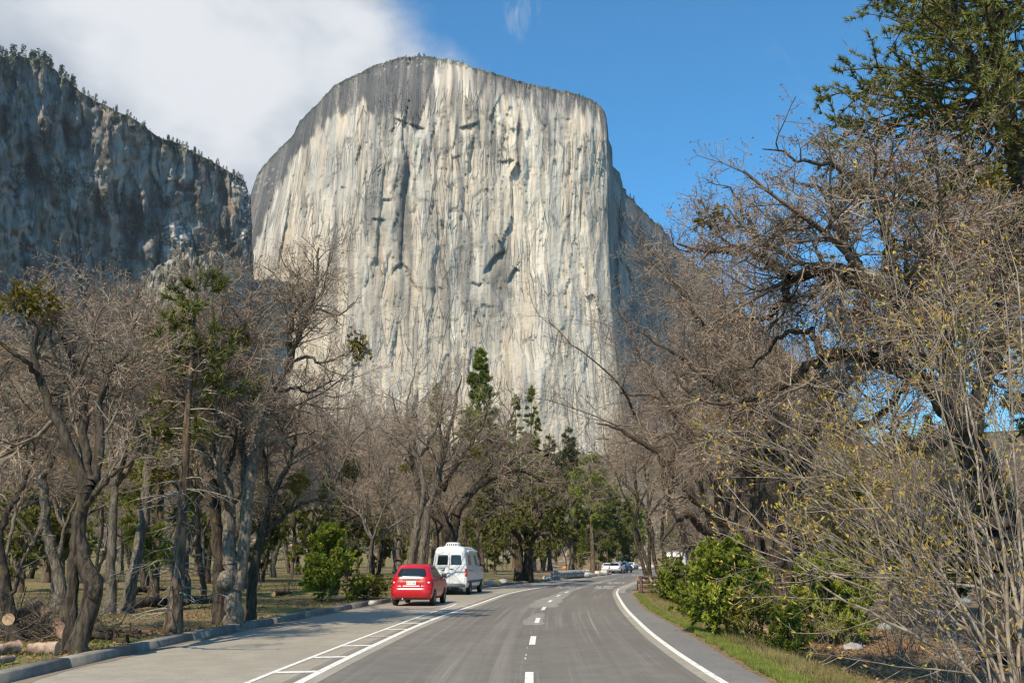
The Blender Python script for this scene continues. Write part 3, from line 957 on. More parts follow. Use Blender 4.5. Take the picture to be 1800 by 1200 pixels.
for k in range(50):
    x0, y0 = r2.uniform(0, 440), r2.uniform(180, 520)
    w_ = r2.uniform(10, 50)
    W.step([(x0, y0), (x0 + w_ * .5, y0 + r2.uniform(-4, 12)), (x0 + w_, y0 + r2.uniform(0, 22))], r2.uniform(5, 14), r2.uniform(6, 18), -1.0, 1.0)
tyb = np.interp(px, ltx, lty)
stn = np.zeros(px.shape + (3,))
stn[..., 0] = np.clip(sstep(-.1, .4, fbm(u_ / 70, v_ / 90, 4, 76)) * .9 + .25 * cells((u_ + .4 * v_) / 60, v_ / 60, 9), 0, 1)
veg = sstep(26, 6, py - tyb + 14 * fbm(px / 16, py / 16, 3, 77))
band = np.interp(px, [0, 60, 150, 250, 330, 420], [330, 290, 330, 390, 440, 420])     # brushy ledge running down the wall
veg = np.maximum(veg, sstep(26, 8, np.abs(py - band) + 26 * fbm(px / 30, py / 22, 3, 78)) * .85)
veg = np.maximum(veg, sstep(.42, .6, fbm(px / 30, py / 22, 4, 79)) * .8)
stn[..., 1] = veg
snow = sstep(.30, .46, fbm(px / 7, py / 4, 3, 80))
stn[..., 2] = snow * np.maximum.reduce([sstep(34, 16, np.hypot((px - 312) / 1.2, py - 415)), sstep(9, 4, np.abs(px - 432)) * sstep(310, 330, py) * sstep(480, 440, py),
                                         .8 * sstep(14, 6, np.abs(py - tyb - 14)) * sstep(380, 410, px)]) * .85
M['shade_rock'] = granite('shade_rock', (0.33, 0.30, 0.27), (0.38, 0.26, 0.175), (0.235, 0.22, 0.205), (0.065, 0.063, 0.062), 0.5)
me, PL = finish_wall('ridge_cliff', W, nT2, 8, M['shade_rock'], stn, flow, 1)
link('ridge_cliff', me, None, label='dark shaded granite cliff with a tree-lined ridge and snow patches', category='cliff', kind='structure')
LRIM = PL[-1]

# ---- sunlit crag poking out of the trees between the two cliffs
nS3, nT3 = 120, 90
s = np.linspace(0, 1, nS3); t = np.linspace(0, 1, nT3)[:, None]
ctx, cty = curve([(0, 205, 620), (.12, 236, 545), (.22, 256, 492), (.32, 276, 466), (.42, 300, 456), (.5, 326, 440), (.55, 338, 434), (.60, 348, 450), (.68, 372, 442), (.78, 396, 446), (.88, 424, 490), (1, 452, 600)], s)
cty = cty + 5 * fbm(s * 22, s * 0 + .4, 4, 81)
cbx, = curve([(0, 190), (.5, 320), (1, 462)], s)
px = cbx * (1 - t) + ctx * t
py = 820.0 * (1 - t) + cty * t
D = 640 + 170 * (2 * np.abs(s - .5)) ** 2 + 70 * t + 0 * px
W = Wall(px, py, D)
u_, v_ = 300 * s[None, :] + 0 * t, 820 - py
W.rec += 22 * np.abs(fbm(u_ / 40, v_ / 90, 3, 82)) + 12 * np.abs(fbm(u_ / 16, v_ / 34, 3, 83)) + 3 * fbm(u_ / 6, v_ / 9, 3, 84)
stn = np.zeros(px.shape + (3,))
stn[..., 0] = sstep(-.1, .5, fbm(u_ / 24, v_ / 50, 3, 85)) * .6
stn[..., 1] = sstep(.0, .28, fbm(px / 16, py / 14, 4, 86) + .5 * sstep(470, 560, py) - .12) * .7
M['crag_rock'] = granite('crag_rock', (0.50, 0.45, 0.37), (0.50, 0.38, 0.26), (0.36, 0.33, 0.29), (0.12, 0.115, 0.11))
me, PC = finish_wall('rocky_crag', W, nT3, 6, M['crag_rock'], stn, np.stack([u_, v_, 0 * px], -1))
link('rocky_crag', me, None, label='small sunlit rocky crag with brush below the dark cliff', category='crag', kind='structure')

# ------------------------------------------------------------------ growing trees
def unit(v):
    return v / np.maximum(np.linalg.norm(v, axis=-1, keepdims=True), 1e-9)


def resample(pts, K, jit=0.0, rng=RNG):
    P = np.asarray(pts, float)
    # Catmull-Rom through the given points
    n = len(P)
    E = np.vstack([2 * P[0] - P[1], P, 2 * P[-1] - P[-2]])
    out = []
    for i in range(n - 1):
        p0, p1, p2, p3 = E[i:i + 4]
        for f in np.linspace(0, 1, 9)[:-1]:
            out.append(0.5 * (2 * p1 + (p2 - p0) * f + (2 * p0 - 5 * p1 + 4 * p2 - p3) * f * f + (3 * p1 - p0 - 3 * p2 + p3) * f ** 3))
    out.append(P[-1])
    out = np.array(out)
    d = np.concatenate([[0], np.cumsum(np.linalg.norm(np.diff(out[:, :3], axis=0), axis=1))])
    tt = np.linspace(0, d[-1], K)
    R = np.stack([np.interp(tt, d, out[:, c]) for c in range(out.shape[1])], -1)
    if jit:
        R[1:-1, :3] += rng.normal(0, jit, (K - 2, 3))
    return R


def tubes(geo, P, R, sides, m=0, cap=False):
    """P (N,K,3) centre lines, R (N,K) radii"""
    N, K, _ = P.shape
    if N == 0: return
    T = np.empty_like(P)
    T[:, 1:-1] = P[:, 2:] - P[:, :-2]
    T[:, 0] = P[:, 1] - P[:, 0]
    T[:, -1] = P[:, -1] - P[:, -2]
    T = unit(T)
    ref = np.where(np.abs(T[:, :1, 2:3]) < 0.9, np.array([0, 0, 1.0]), np.array([1.0, 0, 0]))
    A = unit(np.cross(T, np.broadcast_to(ref, T.shape)))
    B = np.cross(T, A)
    th = np.arange(sides) * 2 * np.pi / sides
    V = P[:, :, None] + R[:, :, None, None] * (A[:, :, None] * np.cos(th)[None, None, :, None] + B[:, :, None] * np.sin(th)[None, None, :, None])
    q = grid_quads(K, sides, 0, True)
    Q = (np.arange(N)[:, None, None] * (K * sides) + q[None]).reshape(-1, 4)
    geo.add(V.reshape(-1, 3), Q[:, ::-1], None, m)


def ribbons(geo, P, R, rng, m=0):
    """hair-thin twig ends"""
    N, K, _ = P.shape
    if N == 0: return
    T = unit(P[:, -1] - P[:, 0])
    q = rng.normal(0, 1, (N, 3))
    A = unit(q - (q * T).sum(1, keepdims=True) * T)[:, None]
    V = np.stack([P - A * R[..., None] * 1.25, P + A * R[..., None] * 1.25], 2)
    Q = (np.arange(N)[:, None, None] * (K * 2) + grid_quads(K, 2)[None]).reshape(-1, 4)
    geo.add(V.reshape(-1, 3), Q, None, m)


def grow(P, R, n, t0, t1, ratio, ang, K, wig, up, rng, lmin=0.05, rr=0.62, tip=0.3, jl=(0.6, 1.25), side_bias=None, droop=0.0, absL=None):
    """side shoots of every branch in P; n shoots per branch (an array makes it per branch)"""
    N, K0, _ = P.shape
    n = np.broadcast_to(np.asarray(n), (N,))
    idx = np.repeat(np.arange(N), n)
    Mn = len(idx)
    first = np.concatenate([[0], np.cumsum(n)[:-1]])
    rank = np.arange(Mn) - first[idx]
    t = t0 + (t1 - t0) * (rank + rng.uniform(0, 1, Mn)) / n[idx]
    L = np.linalg.norm(np.diff(P, axis=1), axis=2).sum(1)
    f = np.clip(t, 0, 0.9999) * (K0 - 1)
    i = f.astype(int); a = (f - i)[:, None]
    p = P[idx, i] * (1 - a) + P[idx, i + 1] * a
    tan = unit(P[idx, i + 1] - P[idx, i])
    r = R[idx, i] * (1 - a[:, 0]) + R[idx, i + 1] * a[:, 0]
    rv = rng.normal(0, 1, (Mn, 3))
    if side_bias is not None:
        rv = rv + np.asarray(side_bias)
    perp = unit(rv - (rv * tan).sum(1, keepdims=True) * tan)
    an = np.radians(rng.normal(ang[0], ang[1], Mn))[:, None]
    d = np.cos(an) * tan + np.sin(an) * perp
    d[:, 2] += up
    d = unit(d)
    ln = (L[idx] * ratio if absL is None else absL) * (1.2 - 0.75 * (t - t0) / max(t1 - t0, 1e-6)) * rng.uniform(*jl, Mn)
    ln = np.maximum(ln, lmin)
    out = np.empty((Mn, K, 3)); out[:, 0] = p
    for k in range(1, K):
        d = d + rng.normal(0, wig, (Mn, 3))
        d[:, 2] += up * 0.5 - droop * k / K
        d = unit(d)
        out[:, k] = out[:, k - 1] + d * (ln / (K - 1))[:, None]
    r0 = np.minimum(r * rr, ln * 0.023)
    rad = r0[:, None] * np.linspace(1, tip, K)[None]
    return out, rad


def leaves(geo, P, D, n, ln, wd, spread, rng, m=0, flat=None, tri=False):
    """n small diamond leaves at each point P, along D with spread"""
    N = len(P)
    c = np.repeat(P, n, 0)
    d = np.repeat(D, n, 0) + rng.normal(0, spread, (N * n, 3))
    d = unit(d)
    q = rng.normal(0, 1, d.shape)
    if flat is not None:
        q = np.cross(d, np.repeat(flat, n, 0) + rng.normal(0, 0.35, d.shape))
    s_ = unit(q - (q * d).sum(1, keepdims=True) * d)
    l = ln * rng.uniform(0.6, 1.3, (N * n, 1)); w_ = wd * rng.uniform(0.7, 1.2, (N * n, 1))
    if tri:                                            # needle or blade: one pointed triangle
        V = np.stack([c - s_ * w_ * 0.5, c + s_ * w_ * 0.5, c + d * l], 1).reshape(-1, 3)
        geo.add(V, None, np.arange(N * n * 3).reshape(-1, 3), m)
        return
    a = c; b = c + d * l * 0.5 + s_ * w_ * 0.5; e = c + d * l; f = c + d * l * 0.5 - s_ * w_ * 0.5
    V = np.stack([a, b, e, f], 1).reshape(-1, 3)
    Q = np.arange(N * n * 4).reshape(-1, 4)
    geo.add(V, Q, None, m)


def pts_on(P, k, rng, t0=0.15, t1=1.0):
    """k points along every branch with its direction"""
    N, K, _ = P.shape
    t = rng.uniform(t0, t1, (N, k)) * 0.9999 * (K - 1)
    i = t.astype(int); a = (t - i)[..., None]
    I = np.arange(N)[:, None]
    p = P[I, i] * (1 - a) + P[I, i + 1] * a
    d = unit(P[I, i + 1] - P[I, i])
    return p.reshape(-1, 3), d.reshape(-1, 3)


def px_line(pts, Y, z_of=None):
    """centre line from photo pixels (x, y, radius[, depth offset]) of a stem standing at depth Y"""
    out = []
    for q in pts:
        dy = q[3] if len(q) > 3 else 0.0
        p = at(q[0], q[1], Y + dy)
        out.append((*p, q[2]))
    return np.array(out)


def stack_lines(lines, K, jit, rng):
    A = np.stack([resample(l, K, 0.0, rng) for l in lines])
    P, R = A[..., :3].copy(), A[..., 3].copy()
    if jit:
        P[:, 1:-1] += rng.normal(0, jit, P[:, 1:-1].shape)
    return P, R


def mistletoe(geo, pts, rng, size=0.38):
    for p in pts:
        c = p + rng.normal(0, size * 0.42, (70, 3))
        leaves(geo, c, unit(c - p), 5, 0.14, 0.07, 0.6, rng)


def crown_of(P1, R1, rng, cfg, geo=None):
    """branches, twigs and twiglets on the given limbs -> one crown mesh"""
    g = geo or Geo()
    P, R = P1, R1
    sides = (5, 4, 3, 3)
    lv = []
    for q, (n, t0, t1, ratio, ang, K, wig, up, droop) in enumerate(cfg):
        L = np.linalg.norm(np.diff(P, axis=1), axis=2).sum(1)
        nn = np.maximum(1, np.round(n * np.clip(L / np.median(L), 0.45, 2.2))).astype(int)
        P, R = grow(P, R, nn, t0, t1, ratio, ang, K, wig, up, rng, droop=droop, rr=0.6 if q else 0.55)
        R = np.maximum(R, (0.016, 0.008, 0.0050, 0.0036)[min(q, 3)] * np.linspace(1, .6, K)[None])
        if q < 2: tubes(g, P, R, sides[q], 0)
        else: ribbons(g, P, R, rng, 1)
        lv.append((P, R))
    return g, lv


OAK = [(7, .22, 1.0, .50, (52, 15), 7, .20, .10, .0), (6, .15, 1.0, .50, (48, 16), 5, .22, .05, .0), (6, .12, 1.0, .50, (46, 18), 3, .22, .03, .02),
       (5, .10, 1.0, .66, (42, 16), 3, .2, .02, .02)]


def oak_tree(name, label, loc, trunk_lines, limb_lines, rng, cfg=OAK, bark_m='oak_bark', group=None, mist=0, K=18, jit=0.03, sides=9, burl=None, twig='twig', fine='fine_twig', buds=0, local=False, category='tree', limb_m=None):
    """trunk_lines / limb_lines: arrays (n,4) of world x,y,z,radius; origin of the tree = loc"""
    t = thing(name, label, category, loc, 0.0, group)
    o = np.zeros(3) if local else np.asarray(loc, float)
    g = Geo()
    PT, RT = stack_lines(trunk_lines, K, jit * .6, rng)
    PT -= o
    # flared foot and uneven bole
    hgt = PT[..., 2] - PT[:, :1, 2]
    RT = RT * (1 + 0.28 * np.exp(-np.maximum(hgt, 0) / 0.25)) * (1 + 0.02 * rng.normal(0, 1, RT.shape))
    tubes(g, PT, RT, sides)
    if burl is not None:
        for (p, rad) in burl:
            c = np.asarray(p) - o
            th, ph = np.meshgrid(np.linspace(0, np.pi, 9), np.linspace(0, 2 * np.pi, 14, endpoint=False), indexing='ij')
            rr = rad * (1 + 0.16 * fbm(th * 2.2, ph * 1.4, 3, 7))
            V = np.stack([rr * np.sin(th) * np.cos(ph), rr * np.sin(th) * np.sin(ph), 1.1 * rr * np.cos(th)], -1) + c
            g.add(V.reshape(-1, 3), grid_quads(9, 14, 0, True))
    link('trunk', g.build('trunk', [M[bark_m]], True), t)
    PL, RL = stack_lines(limb_lines, K, jit, rng)
    PL -= o
    gl = Geo()
    tubes(gl, PL, RL, 7)
    link('limbs', gl.build('limbs', [M[limb_m or bark_m]], True), t)
    g, lv = crown_of(PL, RL, rng, cfg)
    if buds:
        P = lv[-1][0]
        sel = rng.random(len(P)) < buds
        leaves(g, P[sel][:, -1], unit(P[sel][:, -1] - P[sel][:, -2]), 2, .05, .03, .7, rng, 2)
    link('crown', g.build('crown', [M[twig], M[fine], M['bud_pink']]), t)
    if mist:
        P = lv[0][0]
        for pk in P[rng.choice(len(P), mist, replace=False), -2]:
            g = Geo()
            mistletoe(g, [pk], rng)
            link('mistletoe_leaves', g.build('mistletoe_leaves', [M['mistletoe']]), t)
    return t


def random_oak(name, label, rng, H=13.0, stems=1, spread=.55, bark_m='oak_bark', group=None, mist=0, loc=(0, 0, 0), cfg=None, buds=.5, lean=.08, r0=None, gn_=.10, fork=.34):
    """a free-standing bare oak about H metres tall, in local coordinates"""
    tl, ll = [], []
    for k in range(stems):
        a0 = rng.uniform(0, 6.28) + k * 6.28 / stems
        d = np.array([math.cos(a0), math.sin(a0), 0]) * (lean if stems == 1 else lean + .12)
        r = (r0 or H * .023) * (1.0 if stems == 1 else .72)
        p = np.array([math.cos(a0), math.sin(a0), 0]) * (.0 if stems == 1 else .28)
        hf = H * rng.uniform(fork - .04, fork + .06)
        pts = [(*p, r * 1.15)]
        for q in range(1, 6):
            p = p + np.array([0, 0, hf / 5]) + d * hf / 5 + rng.normal(0, hf * .025, 3) * [1, 1, .2]
            pts.append((*p, r * (1 - .06 * q)))
        tl.append(np.array(pts))
        nl = rng.integers(3, 5) if stems == 1 else 2
        for j in range(nl):
            a = a0 + j * 6.28 / nl + rng.uniform(-.5, .5)
            tilt = spread * rng.uniform(.5, 1.3) * (.35 if j == 0 else 1)
            e = np.array([math.cos(a) * tilt, math.sin(a) * tilt, 1.0]); e /= np.linalg.norm(e)
            Lm = (H - hf) * rng.uniform(.78, 1.05)
            q = p.copy(); lp = [(*q, r * .66)]
            for z in range(1, 8):
                e = unit(e + rng.normal(0, gn_ * 1.6, 3) + np.array([0, 0, .03 if z < 5 else -.02]))
                q = q + e * Lm / 7
                lp.append((*q, r * .66 * (1 - z / 7.6)))
            ll.append(np.array(lp))
    return oak_tree(name, label, loc, tl, ll, rng, cfg or OAK, bark_m, group, mist, 14, .04, 8, None, buds=buds, local=True)


def conifer(name, label, rng, H=28.0, r0=.38, base=.18, Lmax=3.6, shape=.8, n_br=95, droop=.25, upturn=.2, tuft=(5, .34, .09), sub=6, mat='needles', group=None, loc=(0, 0, 0),
            dead=0, bark_m='pine_bark', gaps=.25, dens=4, lean=0.0, trunk_pts=None, flat=False, tip_h=1.0, sides=None, az=None, ragged=(.72, .45)):
    t = thing(name, label, 'tree', loc, 0.0, group)
    g = Geo()
    z = np.linspace(0, H, 16)
    c = np.stack([lean * z + .006 * H * np.sin(z / H * 5 + 1), .004 * H * np.sin(z / H * 4), z], -1) if trunk_pts is None else trunk_pts
    R = np.maximum(r0 * (1 - z / H) ** .85, .02) * (1 + .5 * np.exp(-z / .5))
    tubes(g, c[None], R[None], 9)
    link('trunk', g.build('trunk', [M[bark_m]], True), t)
    h = np.sort(rng.uniform(base, .985, n_br)) * H
    lobes = ragged[0] + ragged[1] * gn(h / H * 9 + rng.uniform(0, 50), h * 0 + .5, 3)            # uneven outline
    prof = np.clip((1 - h / H) / (1 - base), 0, 1) ** shape
    low = np.clip((h / H - base) / .18, .35, 1)
    ln = Lmax * prof * low * np.clip(lobes, .35, 1.3) * rng.uniform(.65, 1.15, n_br) + .18
    keep = rng.random(n_br) > gaps * (gn(h * .55, h * 0 + 2.5, 5) > .1)
    h, ln = h[keep], ln[keep]
    a = rng.uniform(0, 6.283, len(h)) if az is None else rng.uniform(az[0], az[1], len(h))
    K = 7
    fr = np.linspace(0, 1, K)
    out = np.stack([np.cos(a), np.sin(a), 0 * a], -1)
    P = np.empty((len(h), K, 3))
    cx, cy = np.interp(h, c[:, 2], c[:, 0]), np.interp(h, c[:, 2], c[:, 1])
    for k in range(K):
        f = fr[k]
        zz = h + ln * (-droop * f + (droop * .7 + upturn) * f * f) * (1 - .7 * (h / H)) + ln * .35 * f * (h / H) ** 2
        P[:, k] = np.stack([cx, cy, zz], -1) + out * (ln * f)[:, None]
    P[:, 1:] += rng.normal(0, .035, P[:, 1:].shape) * ln[:, None, None]
    Rb = (np.clip(ln * .014, .008, .09))[:, None] * np.linspace(1, .25, K)[None]
    gb, gf = Geo(), Geo()
    tubes(gb, P, Rb, 4)
    SP_, SR = grow(P, Rb, np.maximum(2, np.round(sub * np.clip(ln / (Lmax * .6), .4, 1.5))).astype(int), .18, 1.0, .42, (52, 12), 4, .12, .02, rng, lmin=.15)
    ribbons(gb, SP_, np.maximum(SR, .006), rng)
    p1, d1 = pts_on(SP_, dens, rng, .2)
    p2, d2 = pts_on(P, dens + 1, rng, .45)
    pp, dd = np.vstack([p1, p2, P[:, -1]]), np.vstack([d1, d2, unit(P[:, -1] - P[:, -2])])
    up = unit(pp * [1, 1, 0]) * .7 + [0, 0, .8]
    leaves(gf, pp, dd + [0, 0, .15], tuft[0], tuft[1], tuft[2], .55 if flat else .62, rng, 0, up, tri=True)
    top = c[-1]
    leaves(gf, np.tile(top, (8, 1)) - [0, 0, .2] * rng.uniform(0, 3, (8, 1)), np.tile([0, 0, 1.0], (8, 1)), 4, tuft[1], tuft[2], .5, rng)
    if dead:
        hd = rng.uniform(.05, base + .12, dead) * H
        ad = rng.uniform(0, 6.283, dead)
        ld = rng.uniform(.6, 2.2, dead) * Lmax / 3.5
        Pd = np.empty((dead, 5, 3))
        for k in range(5):
            f = k / 4
            Pd[:, k] = np.stack([np.interp(hd, c[:, 2], c[:, 0]) + np.cos(ad) * ld * f, np.interp(hd, c[:, 2], c[:, 1]) + np.sin(ad) * ld * f, hd - ld * .28 * f * f + ld * .05 * f], -1)
        Pd[:, 1:] += rng.normal(0, .03, Pd[:, 1:].shape)
        Rd = .022 * np.linspace(1, .3, 5)[None] * np.ones((dead, 1))
        tubes(gb, Pd, Rd, 4)
        Q, QR = grow(Pd, Rd, 4, .3, 1, .4, (50, 15), 4, .2, -.05, rng)
        tubes(gb, Q, np.maximum(QR, .005), 3)
    link('branches', gb.build('branches', [M['dead_wood' if dead else bark_m]]), t, kind='stuff')
    link('crown', gf.build('crown', [M[mat]]), t)
    return t


def bush(name, label, rng, H=3.0, Wd=1.5, n=60, mat='cedar_leaf', loc=(0, 0, 0), group=None, cone=.7, leaf=(5, .16, .075), dens=5, sub=7, category='bush', base=.06, low=.35):
    """young cedar or leafy shrub: stem, upswept branches, flat leafy sprays"""
    t = thing(name, label, category, loc, 0.0, group)
    gs, gf = Geo(), Geo()
    z = np.linspace(0, H * .92, 8)
    c = np.stack([.03 * H * np.sin(z * 1.7), .03 * H * np.cos(z * 1.3) - .03 * H, z], -1)
    tubes(gs, c[None], np.maximum(.022 * H * (1 - z / H), .008)[None], 6)
    h = np.sort(rng.uniform(base, .96, n)) * H
    prof = np.clip(1 - h / H, 0, 1) ** cone * np.clip(low + h / H * 3.0, 0, 1)
    ln = Wd * prof * rng.uniform(.6, 1.2, n) + .12
    a = rng.uniform(0, 6.283, n)
    K = 6
    P = np.empty((n, K, 3))
    tilt = rng.uniform(.15, .75, n)
    for k in range(K):
        f = k / (K - 1)
        P[:, k] = np.stack([np.interp(h, z, c[:, 0]) + np.cos(a) * ln * f, np.interp(h, z, c[:, 1]) + np.sin(a) * ln * f, h + ln * tilt * f * f * .8], -1)
    P[:, 1:] += rng.normal(0, .04, P[:, 1:].shape) * ln[:, None, None]
    Rb = np.clip(ln * .012, .005, .03)[:, None] * np.linspace(1, .3, K)[None]
    tubes(gs, P, Rb, 4)
    Q, QR = grow(P, Rb, sub, .15, 1, .38, (48, 14), 4, .14, .08, rng, lmin=.1)
    tubes(gs, Q, np.maximum(QR, .003), 3)
    p1, d1 = pts_on(Q, dens, rng, .3)
    p2, d2 = pts_on(P, dens, rng, .5)
    pv = np.vstack([p1, p2])
    nrm = unit((pv - [0, 0, H * .35]) * [1, 1, .7]) + [0, 0, .5]
    leaves(gf, pv, np.vstack([d1, d2]) + [0, 0, .15], leaf[0] * 2, leaf[1] * .8, leaf[2] * 1.1, .6, rng, 0, nrm, tri=True)
    link('stems', gs.build('stems', [M['twig']]), t)
    link('foliage', gf.build('foliage', [M[mat]]), t)
    return t

# ------------------------------------------------------------------ trees one can single out, left of the road
def gz(x, y):
    return float(terrain(np.array([[float(x)]]), np.array([[float(y)]]))[0, 0])


def foot(px, py, zg=0.15):
    p = on_ground(px, py, zg)
    return p


rA = np.random.default_rng(101)
# old oak with a burl: pale trunk that forks into two long leaning stems
Y = foot(410, 1097)[1]
lo = at(410, 1097, Y); lo[2] = gz(lo[0], Y) - .05
TR = [px_line([(410, 1100, .27), (411, 1070, .25), (410, 1040, .245), (408, 1010, .23), (406, 985, .18)], Y),
      px_line([(414, 1035, .20), (423, 1000, .185), (430, 950, .18), (434, 890, .18), (440, 840, .175), (448, 800, .165), (469, 736, .15)], Y),
      px_line([(406, 990, .20), (402, 940, .185), (402, 890, .17), (400, 850, .15), (372, 826, .13)], Y)]
LB = [px_line([(469, 736, .15), (487, 694, .135), (504, 652, .12), (522, 596, .10, .2), (542, 548, .08, .3), (556, 500, .06, .3), (560, 435, .03, .3)], Y),
      px_line([(372, 826, .13), (352, 780, .12), (318, 712, .105), (276, 666, .09, -.3), (224, 627, .07, -.6), (170, 598, .05, -.8), (105, 575, .03, -1)], Y),
      px_line([(430, 870, .11), (428, 770, .10, .8), (430, 640, .085, 1.0), (437, 560, .07, 1.0), (434, 512, .055, 1.0), (418, 475, .03, 1.0)], Y),
      px_line([(455, 788, .07), (490, 770, .06, -.5), (525, 762, .05, -.8), (560, 757, .035, -1.0), (600, 775, .018, -1.2)], Y),
      px_line([(492, 690, .06), (520, 682, .05, .5), (542, 687, .04, .8), (590, 668, .02, 1.2)], Y),
      px_line([(512, 634, .06), (540, 627, .05, -.5), (575, 637, .038, -.8), (640, 600, .018, -1)], Y),
      px_line([(534, 566, .05), (560, 545, .04, .6), (595, 552, .03, 1.0), (625, 530, .015, 1.2)], Y),
      px_line([(402, 900, .09), (388, 850, .085, -1), (383, 760, .075, -1.4), (378, 660, .06, -1.6), (372, 560, .04, -1.6), (380, 470, .02, -1.6)], Y),
      px_line([(276, 666, .06), (270, 600, .05, .5), (262, 540, .035, .8), (250, 490, .015, .9)], Y),
      px_line([(224, 627, .05), (215, 570, .04, .3), (222, 520, .03, .4), (205, 480, .012, .5)], Y)]
oak_tree('oak_tree', 'pale grey oak with a round burl, forking into two leaning stems behind the kerb', lo, TR, LB, rA, [(8, .2, 1, .40, (52, 15), 7, .22, .10, 0), (7, .15, 1, .5, (48, 16), 5, .24, .05, 0), (6, .1, 1, .5, (46, 18), 3, .22, .03, .02), (4, .15, 1, .6, (42, 16), 3, .2, .02, .02)],
         'grey_bark', None, 4, limb_m='oak_bark', burl=[(at(398, 1019, Y - .20), .27)], buds=.45, sides=12)

# dark twisted oak with a hollow, swollen bole next to the cut logs
Y = foot(140, 1146)[1]
lo = at(140, 1146, Y); lo[2] = gz(lo[0], Y) - .05
TR = [px_line([(134, 1150, .215), (145, 1105, .18), (158, 1060, .185), (165, 1032, .20), (155, 1002, .17), (143, 972, .145), (140, 930, .13), (146, 890, .125), (152, 855, .12)], Y),
      px_line([(122, 1140, .13), (126, 1080, .12), (128, 1010, .11), (134, 950, .12), (141, 900, .12)], Y)]
LB = [px_line([(150, 868, .15), (136, 820, .13), (112, 765, .115), (87, 715, .10), (68, 660, .085), (58, 620, .07), (66, 585, .05), (50, 545, .03), (20, 510, .015)], Y),
      px_line([(155, 858, .14), (152, 802, .12, .4), (148, 735, .105, .6), (144, 673, .09, .7), (119, 610, .06, .8), (100, 560, .035, .8), (85, 520, .015, .8)], Y),
      px_line([(158, 850, .13), (170, 826, .115, .3), (176, 760, .10, .5), (178, 694, .085, .6), (196, 650, .06, .6), (230, 610, .04, .8), (240, 560, .015, .9)], Y),
      px_line([(68, 660, .06), (40, 634, .05, -.5), (0, 603, .04, -.8), (-50, 570, .02, -1)], Y),
      px_line([(150, 890, .06), (175, 862, .05, -.8), (205, 830, .035, -1.2), (245, 800, .015, -1.6)], Y)]
oak_tree('oak_tree', 'dark twisted oak with a swollen hollow trunk beside the cut logs', lo, TR, LB, rA, OAK, 'dark_bark', None, 3, burl=[(at(166, 1040, Y - .10), .16), (at(156, 1004, Y - .06), .13)], buds=.5, sides=12)

# leaning dark stem right of the burl oak, and the mossy one behind it
for (lab, pts, lim, bm) in [
    ('slender dark oak leaning away beside the burl oak', [(438, 1090, .20), (441, 1050, .16), (447, 1000, .15), (456, 955, .14), (468, 915, .13)],
     [[(468, 915, .12), (482, 870, .10), (505, 820, .08), (520, 770, .06), (530, 700, .03)], [(460, 940, .09), (500, 905, .07), (545, 880, .05), (590, 885, .02)], [(475, 890, .08), (470, 830, .06), (462, 770, .04), (470, 700, .02)]], 'dark_bark'),
    ('mossy dark oak standing close behind the burl oak', [(386, 1098, .22), (386, 1050, .19), (384, 990, .18), (381, 930, .17), (378, 880, .16)],
     [[(378, 880, .14), (376, 800, .12), (384, 720, .09), (388, 640, .06), (400, 560, .03)], [(379, 890, .09), (350, 850, .07), (320, 830, .05), (285, 835, .02)], [(380, 860, .08), (410, 800, .06), (415, 740, .03)]], 'dark_bark')]:
    Y = foot(pts[0][0], pts[0][1])[1] + (.6 if 'mossy' in lab else .3)
    lo = at(pts[0][0], pts[0][1], Y); lo[2] = gz(lo[0], Y) - .05
    oak_tree('oak_tree', lab, lo, [px_line(pts, Y)], [px_line(l, Y) for l in lim], rA, OAK, bm, None, 1, buds=.5)

# slim leaning oak at the far end of the log pile
Y = foot(22, 1128)[1]
lo = at(24, 1130, Y); lo[2] = gz(lo[0], Y) - .05
oak_tree('oak_tree', 'slim dark oak leaning over the brush pile behind the logs', lo, [px_line([(26, 1132, .2), (20, 1090, .16), (10, 1040, .15), (0, 980, .14), (-14, 900, .13)], Y)],
         [px_line([(-14, 900, .12), (-20, 800, .1), (-10, 700, .07), (-15, 600, .03)], Y), px_line([(-5, 940, .09), (25, 880, .07), (50, 830, .05), (60, 760, .02)], Y),
          px_line([(12, 1045, .07), (24, 1035, .05), (40, 990, .04), (75, 930, .02)], Y)], rA, OAK, 'dark_bark', None, 0, buds=.5)

# straight pine with bare dead branches below its crown
Y = foot(300, 1111)[1]
lo = at(300, 1111, Y); lo[2] = gz(lo[0], Y) - .05
conifer('pine_tree', 'straight pine with dead lower branches and olive green crown near the kerb', np.random.default_rng(5), 10.0, .19, .50, 2.8, .5, 34, .25, .12, (7, .26, .05), 7, 'needles_olive', None, lo, dead=60, gaps=.25, dens=5)

# grey double trunk further back
EXTRA = []
for (lab, a, b, bm, H, sd) in [('stout grey oak with a straight trunk behind the pine', 219, 1083, 'grey_bark', 13.5, 31), ('crooked oak crossing the stout grey one behind the pine', 190, 1086, 'oak_bark', 12.5, 32),
                               ('slender oak standing behind the twisted oak', 102, 1078, 'dark_bark', 12.0, 33)]:
    p = foot(a, b)
    EXTRA.append((lab, (p[0], p[1], gz(p[0], p[1]) - .05), H, 0 if 'crooked' not in lab else 2))

